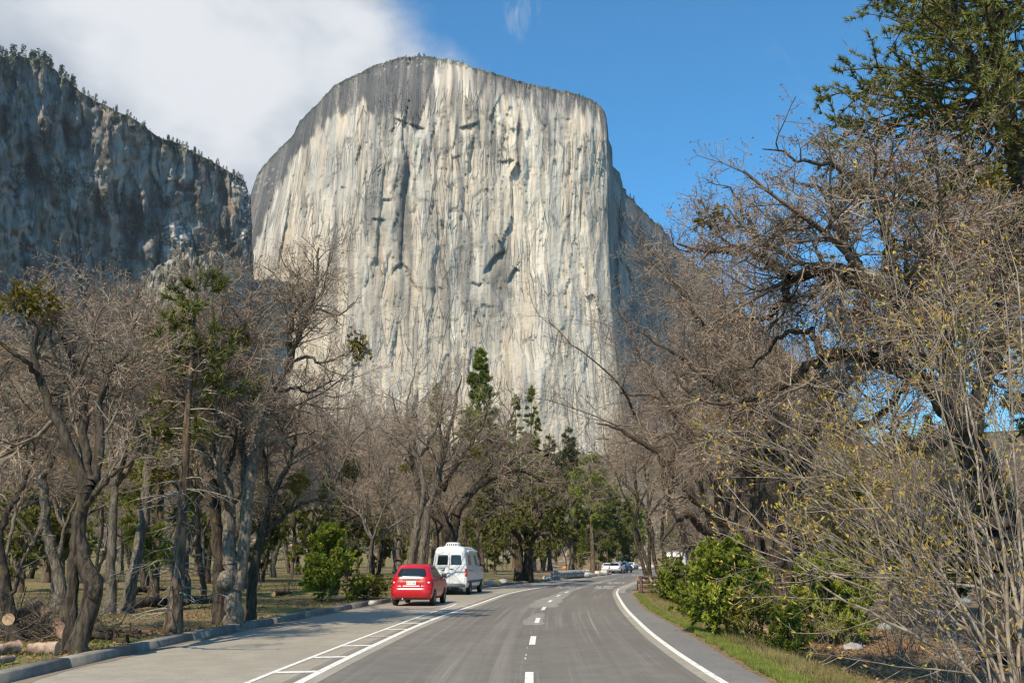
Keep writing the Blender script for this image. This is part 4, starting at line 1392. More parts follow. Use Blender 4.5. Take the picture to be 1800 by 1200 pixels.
# oaks behind the van with the arching limb
Y = 66.0
lo = at(790, 1008, Y); lo[2] = gz(lo[0], Y) - .05
oak_tree('oak_tree', 'wide spreading oak with an arching limb behind the white van', lo, [px_line([(790, 1022, .62), (791, 985, .52), (788, 955, .48), (786, 930, .46)], Y), px_line([(790, 960, .42), (797, 930, .38), (802, 905, .36)], Y)],
         [px_line([(802, 905, .34), (818, 875, .30), (845, 850, .26), (880, 832, .22), (915, 828, .17), (950, 842, .1), (975, 870, .04)], Y),
          px_line([(786, 930, .32), (775, 890, .28), (770, 840, .24), (785, 780, .18), (800, 720, .12), (812, 660, .04)], Y),
          px_line([(786, 925, .3), (760, 900, .26), (735, 860, .2), (720, 800, .14), (700, 740, .08), (690, 690, .03)], Y),
          px_line([(845, 850, .2), (862, 810, .17, 1), (885, 770, .13, 2), (900, 730, .09, 2), (915, 700, .03, 2)], Y),
          px_line([(780, 860, .2), (800, 820, .17, -2), (830, 780, .12, -3), (850, 740, .08, -3), (860, 700, .03, -3)], Y),
          px_line([(880, 832, .14), (915, 800, .12, 2), (950, 790, .08, 3), (990, 810, .03, 3)], Y)], rA, OAK, 'dark_bark', None, 3, buds=.6, jit=.06)
Y = 60.0
lo = at(725, 1012, Y); lo[2] = gz(lo[0], Y) - .05
oak_tree('oak_tree', 'multi-stemmed oak rising behind the red car', lo, [px_line([(716, 1030, .33), (722, 985, .28), (732, 930, .25), (742, 885, .22)], Y), px_line([(735, 1030, .3), (741, 975, .25), (748, 930, .22), (752, 890, .2)], Y), px_line([(706, 1030, .2), (700, 985, .18), (703, 940, .16)], Y)],
         [px_line([(742, 885, .2), (745, 840, .17), (730, 790, .14), (715, 740, .1), (722, 680, .05), (735, 630, .02)], Y), px_line([(752, 890, .18), (770, 840, .15), (778, 790, .11), (770, 740, .07), (785, 690, .03)], Y),
          px_line([(703, 940, .15), (690, 890, .13), (665, 840, .1), (650, 790, .06), (640, 730, .02)], Y), px_line([(735, 905, .14), (705, 870, .11, 2), (670, 850, .08, 3), (630, 850, .03, 3)], Y),
          px_line([(738, 800, .12), (760, 770, .1, -2), (775, 730, .06, -2), (800, 700, .02, -2)], Y)], rA, OAK, 'oak_bark', None, 2, buds=.6, jit=.06)

# ------------------------------------------------------------------ trees right of the road
rB = np.random.default_rng(202)
Y = 17.5
lo = at(1755, 1130, Y); lo[2] = gz(lo[0], Y) - .1
TR = [px_line([(1758, 1190, .42), (1756, 1100, .36), (1752, 1000, .34), (1744, 910, .33), (1728, 840, .32), (1714, 790, .30)], Y)]
LB = [px_line([(1722, 830, .26), (1690, 750, .22), (1650, 700, .19), (1600, 662, .165), (1556, 641, .15), (1500, 622, .135, .4), (1450, 622, .12, .8), (1400, 664, .10, 1.2), (1350, 690, .08, 1.5), (1290, 706, .05, 2), (1225, 700, .02, 2.2)], Y),
      px_line([(1714, 790, .28), (1684, 690, .25), (1642, 595, .22), (1585, 545, .20), (1530, 502, .18), (1480, 480, .165), (1430, 474, .15, .5), (1390, 486, .13, 1), (1348, 462, .10, 1.5), (1308, 440, .075, 2), (1250, 440, .05, 2.4), (1190, 428, .02, 2.6)], Y),
      px_line([(1640, 592, .16), (1604, 532, .14, -.4), (1568, 474, .12, -.8), (1562, 420, .10, -1), (1546, 362, .08, -1), (1494, 304, .055, -1), (1420, 285, .035, -1), (1340, 262, .012, -1)], Y),
      px_line([(1530, 502, .1), (1480, 420, .08, 1), (1470, 372, .06, 1.5), (1440, 330, .04, 1.5), (1390, 320, .015, 1.5)], Y),
      px_line([(1390, 486, .09), (1370, 540, .07, 1.2), (1330, 560, .05, 2), (1270, 560, .03, 2.5), (1210, 590, .012, 3)], Y),
      px_line([(1348, 462, .07), (1320, 400, .055, 2), (1300, 360, .04, 2.2), (1270, 330, .015, 2.2)], Y),
      px_line([(1690, 750, .14), (1640, 780, .11, -.8), (1580, 790, .085, -1.2), (1520, 830, .06, -1.5), (1450, 845, .03, -1.6), (1390, 890, .01, -1.6)], Y),
      px_line([(1450, 622, .08), (1420, 580, .06, 1), (1380, 590, .045, 1.5), (1330, 640, .025, 2), (1290, 650, .01, 2)], Y),
      px_line([(1700, 740, .18), (1740, 640, .15, .6), (1760, 540, .12, 1), (1740, 430, .09, 1.2), (1700, 330, .06, 1.2), (1690, 240, .02, 1.2)], Y),
      px_line([(1600, 662, .09), (1560, 720, .07, .8), (1500, 750, .055, 1.4), (1430, 760, .035, 1.8), (1370, 800, .012, 2)], Y)]
oak_tree('oak_tree', 'gnarled oak with mossy limbs arching toward the road behind the budding maple', lo, TR, LB, rB, [(9, .15, 1, .34, (55, 16), 7, .26, .06, 0), (7, .12, 1, .5, (50, 16), 5, .26, .03, 0), (6, .1, 1, .5, (48, 18), 3, .24, .02, .02), (5, .1, 1, .58, (44, 16), 3, .22, .02, .02)],
         'dark_bark', None, 4, K=26, jit=.045, buds=.6, sides=11)

Y = 42.0
lo = at(1350, 1035, Y); lo[2] = gz(lo[0], Y) - .1
oak_tree('oak_tree', 'dense twiggy oak reaching over the road behind the largest green cedar', lo, [px_line([(1352, 1050, .5), (1362, 1000, .42), (1378, 950, .40), (1398, 905, .37)], Y), px_line([(1345, 1045, .36), (1330, 985, .32), (1300, 940, .30), (1270, 915, .28)], Y)],
         [px_line([(1398, 905, .34), (1400, 850, .30), (1380, 800, .26), (1350, 740, .22), (1310, 690, .16), (1280, 620, .1), (1260, 540, .04)], Y),
          px_line([(1270, 915, .26), (1230, 880, .22), (1190, 840, .18), (1150, 790, .13), (1100, 760, .09), (1050, 745, .03)], Y),
          px_line([(1300, 940, .24), (1250, 935, .2, -2), (1210, 905, .15, -3), (1180, 925, .1, -4), (1160, 960, .04, -4)], Y),
          px_line([(1380, 800, .22), (1340, 790, .18, 3), (1280, 760, .14, 5), (1220, 740, .1, 6), (1150, 700, .07, 6), (1090, 690, .03, 6)], Y),
          px_line([(1350, 740, .16), (1300, 700, .13, -3), (1240, 660, .1, -4), (1180, 620, .07, -4), (1120, 580, .03, -4)], Y),
          px_line([(1400, 850, .24), (1430, 780, .2), (1440, 700, .15), (1420, 620, .1), (1400, 560, .04)], Y),
          px_line([(1310, 690, .12), (1260, 620, .1, 2), (1220, 560, .07, 3), (1180, 500, .05, 3), (1130, 460, .02, 3)], Y),
          px_line([(1270, 915, .2), (1255, 850, .17, 3), (1230, 790, .13, 4), (1180, 760, .09, 5), (1120, 830, .03, 6)], Y),
          px_line([(1310, 690, .12), (1255, 600, .10, -1), (1200, 520, .075, -2), (1150, 445, .05, -2), (1105, 400, .02, -2)], Y),
          px_line([(1350, 740, .13), (1332, 640, .11, 1), (1322, 540, .08, 2), (1335, 440, .03, 2)], Y),
          px_line([(1230, 790, .11), (1170, 700, .09, 2), (1125, 620, .06, 3), (1085, 540, .025, 3)], Y),
          px_line([(1280, 620, .09), (1300, 540, .07), (1290, 470, .05), (1265, 410, .02)], Y)], rB, [(9, .15, 1, .42, (55, 15), 7, .22, .08, 0), (7, .12, 1, .5, (50, 16), 5, .24, .04, 0), (7, .1, 1, .5, (48, 18), 3, .24, .02, .03), (5, .1, 1, .6, (44, 16), 3, .2, .02, .03)], 'dark_bark', None, 2, K=20, jit=.07, buds=.75)

# tall conifer whose boughs fill the upper corner
Y = 27.0
lo = at(1800, 1080, Y); lo = np.array([at(1835, 600, Y)[0], Y, 0]); lo[2] = gz(lo[0], Y) - .1
conifer('pine_tree', 'tall dense conifer with sweeping boughs behind the budding maple', np.random.default_rng(9), 30.0, .50, .20, 6.6, .36, 270, .24, .06, (11, .25, .05), 10, 'needles_sun', None, lo, gaps=.1, dens=7, ragged=(.85, .3))

# budding maple thicket close to the shoulder: long pale whips with swelling buds
rC = np.random.default_rng(303)


def whip_shrub(name, label, loc, stems, rng, n1=9, n2=5, bud=True, r0=.045, category='shrub'):
    t = thing(name, label, category, loc, 0.0)
    o = np.asarray(loc, float)
    P, R = stack_lines(stems, 14, .012, rng)
    P = P - o
    g = Geo()
    tubes(g, P, R, 7)
    link('stems', g.build('stems', [M['pale_twig']], True), t)
    g = Geo()
    P1, R1 = grow(P, R, n1, .18, .98, .42, (34, 12), 8, .055, .02, rng, rr=.55, jl=(.5, 1.2), side_bias=(-.5, -.1, .35))
    R1 = np.maximum(R1, .0042)
    tubes(g, P1, R1, 4)
    P2, R2 = grow(P1, R1, n2, .15, 1.0, .42, (38, 14), 6, .07, .05, rng, rr=.6)
    R2 = np.maximum(R2, .0028)
    tubes(g, P2, R2, 3)
    P3, R3 = grow(P2, R2, 3, .15, 1.0, .42, (42, 14), 4, .08, .07, rng, rr=.7)
    ribbons(g, P3, np.maximum(R3, .0022), rng)
    link('twigs', g.build('twigs', [M['pale_twig']]), t)
    if bud:
        g = Geo()
        for Q, pr in ((P3, .85), (P2, 1.0), (P1, 1.0)):
            k = rng.random(len(Q)) < pr
            d = unit(Q[k][:, -1] - Q[k][:, -2])
            leaves(g, Q[k][:, -1], d + [0, 0, .3], 2, .060, .021, .25, rng)
        link('buds', g.build('buds', [M['bud']]), t)
    return t


Y = 10.5
stm = []
def whip(pts, dz):
    q = []
    for i, (x, y_) in enumerate(pts):
        f = i / (len(pts) - 1)
        q.append((x, y_, .021 * (1 - f) ** .8 + .0035, dz * f))
    stm.append(px_line(q, Y))
whip([(1765, 1290), (1735, 1180), (1695, 1090), (1655, 1000), (1590, 930), (1500, 850), (1400, 800), (1290, 745)], 1.2)
whip([(1770, 1290), (1745, 1190), (1715, 1120), (1660, 1085), (1560, 1050), (1450, 1005), (1380, 985), (1290, 950)], .6)
whip([(1790, 1290), (1760, 1180), (1750, 1060), (1735, 950), (1720, 850), (1700, 720), (1680, 600), (1660, 470)], .9)
whip([(1800, 1290), (1775, 1180), (1768, 1060), (1750, 900), (1712, 760), (1690, 650), (1640, 560), (1590, 500)], -.4)
whip([(1780, 1290), (1720, 1200), (1630, 1130), (1540, 1080), (1460, 1040), (1400, 990), (1350, 960)], -.2)
whip([(1790, 1290), (1790, 1180), (1800, 1060), (1790, 900), (1780, 760), (1775, 620), (1760, 480)], .5)
whip([(1795, 1290), (1750, 1170), (1690, 1060), (1610, 960), (1530, 870), (1450, 790), (1370, 740)], -.5)
whip([(1760, 1290), (1700, 1180), (1650, 1100), (1600, 1020), (1560, 940), (1520, 840), (1490, 740)], 1.5)
whip([(1830, 1290), (1800, 1150), (1780, 1030), (1730, 930), (1650, 850), (1570, 790), (1480, 740)], .8)
whip([(1820, 1290), (1810, 1120), (1800, 960), (1770, 800), (1730, 680), (1700, 560)], 1.5)
whip([(1750, 1300), (1700, 1180), (1640, 1060), (1600, 930), (1580, 800), (1560, 680), (1545, 570)], .4)
whip([(1840, 1290), (1830, 1120), (1840, 950), (1820, 780), (1800, 640), (1790, 500), (1770, 420)], .2)
whip([(1800, 1290), (1765, 1100), (1700, 1000), (1620, 900), (1560, 800), (1530, 700), (1510, 600)], 1.0)
whip([(1840, 1260), (1800, 1090), (1740, 1040), (1640, 1020), (1560, 1015), (1470, 1010), (1380, 960), (1320, 900)], -.3)
lo = at(1780, 1290, Y); lo[2] = gz(lo[0], Y) - .1
for k in range(5):
    b = stm[(k * 3) % 14]
    q = b.copy()
    f = np.linspace(0, 1, len(q))
    q[:, :3] += f[:, None] * rC.normal(0, .55, 3) + rC.normal(0, .12, 3)
    q[:, 3] *= rC.uniform(.45, .8)
    stm.append(q)
whip_shrub('maple_shrub', 'budding maple with long pale whippy stems beside the gravel shoulder', lo, stm, rC, 9, 5)

# ------------------------------------------------------------------ green bushes and young cedars
def put(px, py, zg=0.15):
    p = on_ground(px, py, zg)
    for _ in range(6):
        p = on_ground(px, py, gz(p[0], p[1]))
    return p - [0, 0, .04]


p = put(578, 1056)
bush('young_cedar', 'bushy bright green cedar behind the kerb near the red car', np.random.default_rng(41), 3.5, 1.5, 100, 'cedar_leaf', p, None, .75, (4, .20, .085), 6, 8, category='cedar', low=.7)
p = put(645, 1052)
bush('low_shrub', 'low yellow-green shrub with rusty leaves at the kerb by the red car', np.random.default_rng(42), .95, 1.1, 60, 'shrub_leaf', p, None, .4, (6, .10, .05), 5, 6, category='shrub', low=.9)
p = put(1278, 1118)
bush('young_cedar', 'largest bright green cedar bush beside the grass strip', np.random.default_rng(43), 2.65, 1.4, 100, 'cedar_leaf', p, None, .5, (5, .16, .065), 6, 8, category='cedar', low=.35, base=.14)
p = put(1190, 1062)
bush('young_cedar', 'small round green cedar bush over the log fence', np.random.default_rng(44), 2.5, 1.3, 80, 'cedar_leaf', p, None, .45, (4, .18, .08), 6, 8, category='cedar', low=.7)
p = put(1465, 1128)
bush('young_cedar', 'loose green cedar seen through the whips of the maple', np.random.default_rng(45), 3.0, 1.75, 80, 'cedar_leaf', p, None, .55, (4, .19, .075), 6, 8, category='cedar', low=.5)
p = put(1390, 1152)
bush('young_cedar', 'knee-high cedar seedling on the leaf litter', np.random.default_rng(46), 1.25, .55, 50, 'cedar_leaf', p, None, .55, (6, .09, .04), 6, 6, category='cedar', low=.6)
p = put(1322, 1130)
bush('leafy_shrub', 'thin yellow-leaved shrub at the foot of the largest cedar bush', np.random.default_rng(47), 1.35, .75, 46, 'shrub_leaf', p, None, .35, (5, .08, .045), 5, 5, category='shrub', low=.6)
p = put(1228, 1084)
bush('leafy_shrub', 'scrubby shrub between the cedar bushes behind the grass', np.random.default_rng(48), 1.2, .8, 46, 'shrub_leaf', p, None, .35, (5, .08, .045), 4, 5, category='shrub', low=.7)

# ------------------------------------------------------------------ conifers in front of the great cliff
def tip_h(px, py, Y):
    p = at(px, py, Y)
    z = gz(p[0], Y)
    return np.array([p[0], Y, z - .1]), p[2] - z + .1


lo, H = tip_h(846, 613, 125)
conifer('conifer', 'tallest green conifer standing in front of the pale cliff', np.random.default_rng(51), H, .45, .2, 5.0, .85, 230, .24, .10, (9, .50, .19), 8, 'needles_bright', None, lo, gaps=.05, dens=5, ragged=(.95, .16))
lo, H = tip_h(935, 680, 140)
slim = conifer('conifer', 'slim sparse conifer with see-through crown before the pale cliff', np.random.default_rng(52), H, .34, .18, 3.6, .8, 125, .26, .10, (9, .48, .18), 6, 'needles_bright', None, lo, gaps=.35, dens=4, ragged=(.9, .2))
lo, H2 = tip_h(905, 695, 122)
copy_tree(slim, lo, 2.1, (.8, .8, H2 / H), 'narrow pointed conifer close beside the tallest one')
lo, H2 = tip_h(768, 676, 128)
copy_tree(slim, lo, 4.1, (.9, .9, H2 / H), 'pale green conifer half hidden by oak twigs beside the tallest one')
lo, Hd = tip_h(1000, 752, 165)
darkc = conifer('conifer', 'dark green conifer beside the slim one over the road bend', np.random.default_rng(53), Hd, .42, .16, 4.6, .7, 130, .2, .1, (9, .5, .2), 7, 'needles', None, lo, gaps=.4, dens=5)
for (x, y_, Y, lab, rz) in [(1052, 800, 190, 'dull brownish conifer at the far road bend', 1.0), (965, 765, 150, 'short dark conifer under the slim sparse one', 2.0)]:
    lo, h = tip_h(x, y_, Y)
    copy_tree(darkc, lo, rz, (h / Hd * .95, h / Hd * .95, h / Hd), lab)
# roadside pine with a bare straight trunk at the bend
p = put(1041, 1006.5)
_, h = tip_h(1041, 800, p[1])
conifer('pine_tree', 'straight pine with bare tan trunk at the edge of the far parking', np.random.default_rng(54), h, .36, .36, 5.0, .55, 80, .22, .12, (9, .5, .16), 7, 'needles_bright', None, p, gaps=.5, dens=4, dead=20)

# evergreen oak with two dark trunks beside the kerb
rD = np.random.default_rng(404)
p = put(920, 1021)
t = thing('evergreen_oak', 'dark evergreen oak with twin black trunks at the kerb past the van', 'tree', p)
Y = p[1]
g = Geo()
PT, RT = stack_lines([px_line([(912, 1024, .55), (912, 990, .42), (910, 955, .40), (903, 920, .36), (890, 895, .3)], Y), px_line([(929, 1022, .5), (928, 990, .42), (930, 955, .38), (938, 925, .34), (950, 900, .28)], Y)], 10, .03, rD)
tubes(g, PT - p, RT, 10)
link('trunk', g.build('trunk', [M['dark_bark']], True), t)
PL, RL = stack_lines([px_line(l, Y) for l in ([(905, 925, .3), (880, 905, .2), (855, 905, .1), (838, 925, .04)], [(905, 925, .3), (885, 890, .2), (870, 860, .1), (862, 830, .04)], [(935, 930, .3), (960, 915, .2), (985, 920, .1), (1002, 935, .04)],
      [(935, 930, .3), (945, 890, .2), (960, 860, .1), (972, 838, .04)], [(925, 940, .3), (915, 890, .2, 2), (912, 855, .1, 2), (916, 825, .04, 2)], [(915, 950, .25), (900, 935, .2, -3), (880, 940, .1, -4), (862, 955, .04, -4)], [(930, 950, .25), (945, 938, .2, -3), (965, 938, .1, -4), (980, 950, .04, -4)])], 12, .08, rD)
PL -= p
g = Geo()
tubes(g, PL, RL, 6)
link('limbs', g.build('limbs', [M['dark_bark']], True), t)
g = Geo()
P1, R1 = grow(PL, RL, 10, .2, 1, .45, (55, 15), 6, .2, .05, rD); tubes(g, P1, R1, 4)
P2, R2 = grow(P1, R1, 7, .2, 1, .5, (50, 15), 5, .2, .03, rD); tubes(g, P2, np.maximum(R2, .008), 3)
pp, dd = pts_on(P2, 4, rD, .3)
leaves(g, pp, dd, 6, .34, .17, .9, rD, 1)
link('crown', g.build('crown', [M['twig'], M['needles_olive']]), t)

# ------------------------------------------------------------------ the open oak wood, both sides of the road
LAB_L = 'bare oak with fine brown twigs in the open wood behind the kerb'
LAB_R = 'bare oak in the thicket beyond the green bushes and log fence'
G_L, G_R = 'bare oaks of the wood behind the kerb', 'bare oaks of the thicket beyond the green bushes'
DENSE = [(7, .18, 1.0, .50, (54, 15), 6, .22, .08, .0), (6, .12, 1.0, .52, (50, 16), 4, .24, .04, .0), (6, .1, 1.0, .52, (48, 18), 3, .24, .02, .03), (3, .1, 1.0, .62, (44, 16), 2, .2, .02, .03)]
spots_l, spots_r = [], []
taken = [(-6.0, 27), (-9.5, 21), (-4, 66), (-7, 60), (1.1, 90), (-10.5, 25.5), (-13, 33)]
rE = np.random.default_rng(77)


def free(x, y, d):
    return all((x - a) ** 2 + (y - b) ** 2 > d * d for a, b in taken)


for k in range(4000):
    Y = 34 * (7.2 ** rE.random())
    px_ = rE.uniform(-110, 1080)
    x = (px_ - 900) / 1690 * Y
    if x > float(kerb_x(Y)) - 2.2 or not free(x, Y, 3.4 + Y * .012): continue
    if 930 < px_ < 1090 and Y < 125: continue
    if 480 < px_ < 700 and Y < 48: continue
    taken.append((x, Y)); spots_l.append((x, Y))
    if len(spots_l) >= 84: break
for k in range(4000):
    Y = 40 * (6.5 ** rE.random())
    px_ = rE.uniform(1120, 1900)
    x = (px_ - 900) / 1690 * Y
    if x < float(CEN(Y) + oR(Y) + SHW(Y)) + 3.4 or not free(x, Y, 3.4 + Y * .012): continue
    if Y < 60 and px_ < 1330: continue
    taken.append((x, Y)); spots_r.append((x, Y))
    if len(spots_r) >= 62: break
spots_mid = [(560, 74, 1.25, 0), (600, 92, 1.45, 3), (650, 80, 1.3, 1), (690, 104, 1.5, 0), (520, 96, 1.4, 3), (470, 84, 1.3, 0), (740, 98, 1.2, 3)]
spots_near = [(1255, 52, 1.30, 3), (1180, 66, 1.2, 1), (1330, 58, 1.35, 3), (1225, 80, 1.35, 0), (1420, 50, 1.2, 1), (1150, 95, 1.3, 3)]
KINDS_OAK = ['slender single-trunked bare oak', 'two-stemmed dark bare oak', 'low wide-spreading bare oak', 'tall three-stemmed dark bare oak', 'small pale-barked two-stemmed oak']
protos = []
for q, (H, st, sp, bm, ms) in enumerate([(13.5, 1, .55, 'oak_bark', 0), (12.5, 2, .6, 'dark_bark', 0), (11.0, 1, .85, 'oak_bark', 0), (14.5, 3, .5, 'dark_bark', 0), (9.5, 2, .9, 'grey_bark', 0)]):
    protos.append((random_oak('oak_tree', KINDS_OAK[q], np.random.default_rng(500 + q), H, st, sp, bm, G_L, ms, cfg=DENSE, buds=.8 if q != 2 else .5, r0=H * .0145), H))
used = [False] * 5
for lab, l, H_, q in EXTRA:
    copy_tree(protos[q][0], l, H_ * 3.1, (1.1, 1.1, H_ / protos[q][1]), lab)['group'] = 'oaks behind the pine'
for (x, Y), lab, gr in [(s_, LAB_L, G_L) for s_ in spots_l] + [(s_, LAB_R, G_R) for s_ in spots_r]:
    q = rE.integers(0, 5)
    sc = rE.uniform(.72, 1.12) * (1.0 if Y < 90 else 1.1)
    l = (x, Y, gz(x, Y) - .08)
    pr, H = protos[q]
    gr = KINDS_OAK[q].replace('oak', 'oaks') + (' behind the kerb' if gr == G_L else ' beyond the bushes')
    lab = KINDS_OAK[q] + (' in the open wood behind the kerb' if lab == LAB_L else ' in the thicket beyond the cedar bushes')
    if not used[q]:
        used[q] = True
        pr.location = l; pr.rotation_euler = (0, 0, rE.uniform(0, 6.28)); pr.scale = (sc, sc, sc)
        pr['label'], pr['group'] = lab, gr
    else:
        copy_tree(pr, l, rE.uniform(0, 6.28), sc, lab, gr)

for (a, Y, sc, q) in spots_near:
    x = (a - 900) / 1690 * Y
    copy_tree(protos[q][0], (x, Y, gz(x, Y) - .08), a * .7, sc, KINDS_OAK[q] + ' crowding behind the cedar bushes over the road bend', 'oaks crowding over the road bend')

for (a, Y, sc, q) in spots_mid:
    x = (a - 900) / 1690 * Y
    copy_tree(protos[q][0], (x, Y, gz(x, Y) - .08), a * .9, sc, KINDS_OAK[q] + ', extra tall, behind the kerb cedar and red car', 'tall oaks behind the red car')

# evergreens scattered through the wood
LAB_E = 'olive green conifer standing among the bare oaks behind the kerb'
G_E = 'conifers among the oaks behind the kerb'
ev = conifer('conifer', LAB_E, np.random.default_rng(61), 12.0, .20, .14, 2.7, .6, 100, .22, .12, (9, .36, .11), 7, 'needles_bright', G_E, (-14, 41, 0), gaps=.5, dens=4, dead=14)
ev2 = conifer('conifer', LAB_E, np.random.default_rng(62), 15.0, .26, .10, 3.2, .7, 120, .24, .10, (9, .42, .13), 7, 'needles_sun', G_E, (-24, 60, 0), gaps=.5, dens=4)
for o, (a, b) in ((ev, (255, 41)), (ev2, (60, 62))):
    x = (a - 900) / 1690 * b
    o.location = (x, b, gz(x, b) - .05)
for (a, Y, s_, q) in [(20, 48, .62, 1), (440, 70, .8, 1), (560, 62, .5, 1), (600, 78, .75, 1), (505, 95, .9, 0), (660, 90, .62, 1), (330, 88, 1.0, 1), (90, 84, 1.0, 0), (220, 110, 1.05, 1),
                      (700, 120, .9, 0), (820, 105, .55, 0), (870, 110, .6, 1), (410, 130, 1.2, 1), (130, 150, 1.3, 0), (620, 150, 1.2, 0)]:
    x = (a - 900) / 1690 * Y
    copy_tree(ev2 if q else ev, (x, Y, gz(x, Y) - .05), rE.uniform(0, 6.28), s_)
LAB_F = 'green conifer lining the road beyond the parked cars'
G_F = 'conifers lining the far road'
for (a, Y, s_, q) in [(1015, 175, .9, 0), (1075, 200, 1.25, 1), (1100, 170, .8, 1), (1125, 230, 1.5, 0), (1140, 190, .9, 1), (1165, 210, 1.1, 1), (1185, 260, 1.3, 0), (1090, 260, 1.5, 1), (1040, 240, 1.4, 0), (1210, 180, .8, 1), (980, 210, 1.0, 1), (955, 190, .8, 0), (1260, 240, 1.2, 1), (1320, 200, 1.0, 0),
                      (1065, 150, .5, 1), (1025, 145, .45, 0)]:
    x = (a - 900) / 1690 * Y
    if abs(x - float(CEN(Y))) < 7: x = float(CEN(Y)) + (9 if x > float(CEN(Y)) else -10)
    copy_tree(ev2 if q else ev, (x, Y, gz(x, Y) - .05), rE.uniform(0, 6.28), s_, LAB_F, G_F)
LAB_G = 'olive conifer showing between the oak limbs beyond the budding maple'
for (a, Y, s_, q) in [(1450, 60, .9, 0), (1530, 75, 1.0, 1), (1600, 62, .95, 0), (1690, 55, .8, 1), (1400, 90, 1.1, 0), (1760, 48, .9, 0), (1340, 110, 1.1, 1), (1640, 100, 1.2, 1)]:
    x = (a - 900) / 1690 * Y
    copy_tree(ev2 if q else ev, (x, Y, gz(x, Y) - .05), rE.uniform(0, 6.28), s_, LAB_G, 'conifers behind the arching oak')

# ------------------------------------------------------------------ pines on the rims
def rim_tree(seed, H, mat):
    rng = np.random.default_rng(seed)
    g = Geo()
    z = np.linspace(-2, H, 5)
    tubes(g, np.stack([0 * z, 0 * z, z], -1)[None], np.maximum(.022 * H * (1 - z / H), .05)[None], 4, 0)
    h = rng.uniform(.14, .98, 110) * H
    a = rng.uniform(0, 6.28, 110)
    r_ = H * .17 * (1 - h / H) ** .7 * rng.uniform(.2, 1.0, 110) * (.55 + .6 * (gn(h / H * 6, h * 0 + seed, 2) > -.1))
    p = np.stack([np.cos(a) * r_, np.sin(a) * r_, h], -1)
    leaves(g, p, np.stack([np.cos(a), np.sin(a), .1 + 0 * a], -1), 1, H * .11, H * .06, .6, rng, 1)
    return g.build('rim_pine', [M['pine_bark'], M[mat]])


rim_m = [rim_tree(k, 14 + 2 * k, 'needles_dark') for k in range(4)]
rF = np.random.default_rng(88)
lpx = ltx
for k in range(120):
    x = rF.uniform(-10, 438)
    if rF.random() < .25 and 130 < x < 330: x = rF.choice([40, 85, 100, 118, 130, 205, 245, 300])+ rF.normal(0, 8)
    i = int(np.argmin(np.abs(ltx - x)))
    p = LRIM[i] + np.array([0, rF.uniform(2, 14), 0])
    s_ = rF.uniform(.45, 1.0) * (1.25 if x < 140 else .85)
    link('rim_pine', rim_m[rF.integers(0, 4)], None, p - [0, 0, 2.5], rF.uniform(0, 6.28), (s_ * 1.15, s_ * 1.15, s_),
         label='small dark pine on the ridge of the shaded cliff', category='tree', group='pines along the ridge of the shaded cliff')
for k in range(80):
    x = rF.normal(735, 36) if k < 34 else rF.uniform(560, 1062)
    i = int(np.argmin(np.abs(tx - x)))
    p = RIM[i] + np.array([0, rF.uniform(1, 10), 0])
    s_ = rF.uniform(.22, .50)
    link('rim_pine', rim_m[rF.integers(0, 4)], None, p - [0, 0, 1.2], rF.uniform(0, 6.28), (s_ * 1.5, s_ * 1.5, s_),
         label='tiny dark pine on the rim of the pale monolith', category='tree', group='pines along the rim of the monolith')
for k in range(26):
    i = rF.integers(8, 80)
    p = PF[-1][nS_F + i] + np.array([0, rF.uniform(1, 8), 0])
    s_ = rF.uniform(.3, .6)
    link('rim_pine', rim_m[rF.integers(0, 4)], None, p - [0, 0, 2], rF.uniform(0, 6.28), (s_ * 1.3, s_ * 1.3, s_),
         label='tiny pine on the descending shaded shoulder of the monolith', category='tree', group='pines on the shaded shoulder')

# ------------------------------------------------------------------ far woods on the talus: one mass
rG = np.random.default_rng(99)
g = Geo()
n = 1000
Yf = rG.uniform(260, 1280, n) ** 1.0
pxf = rG.uniform(-150, 1950, n)
xf = (pxf - 900) / 1650 * Yf
zf = terrain(xf[:, None], Yf[:, None])[:, 0]
Hf = rG.uniform(9, 22, n)
kind = rG.random(n)
for lo_, hi_, mi_, wdt in ((0, .42, 0, .17), (.42, .62, 1, .15), (.62, 1.01, 2, .36)):
    k = (kind >= lo_) & (kind < hi_)
    m_ = int(k.sum()); q = 46
    h = rG.uniform(.1, 1.0, (m_, q)) * Hf[k][:, None] * (1.0 if mi_ < 2 else .6)
    a = rG.uniform(0, 6.28, (m_, q))
    Hk = Hf[k][:, None] * (1.0 if mi_ < 2 else .6)
    pr = (1 - h / Hk) ** .7 if mi_ < 2 else np.sqrt(np.clip(1 - (h / Hk * 1.5 - .55) ** 2, 0, 1))
    r_ = Hk * wdt * pr * rG.uniform(.3, 1, (m_, q)) * 1.15
    p = np.stack([xf[k][:, None] + np.cos(a) * r_, Yf[k][:, None] + np.sin(a) * r_, zf[k][:, None] + h], -1).reshape(-1, 3)
    d = np.stack([np.cos(a), np.sin(a), .2 + 0 * a], -1).reshape(-1, 3)
    leaves(g, p, d, 1, 2.8 if mi_ < 2 else 2.6, 1.5 if mi_ < 2 else .8, .7, rG, mi_)
link('far_forest', g.build('far_forest', [M['needles'], M['needles_dark'], M['fine_twig']]), None, kind='stuff', label='mixed far woods on the talus slopes below the cliffs', category='forest')

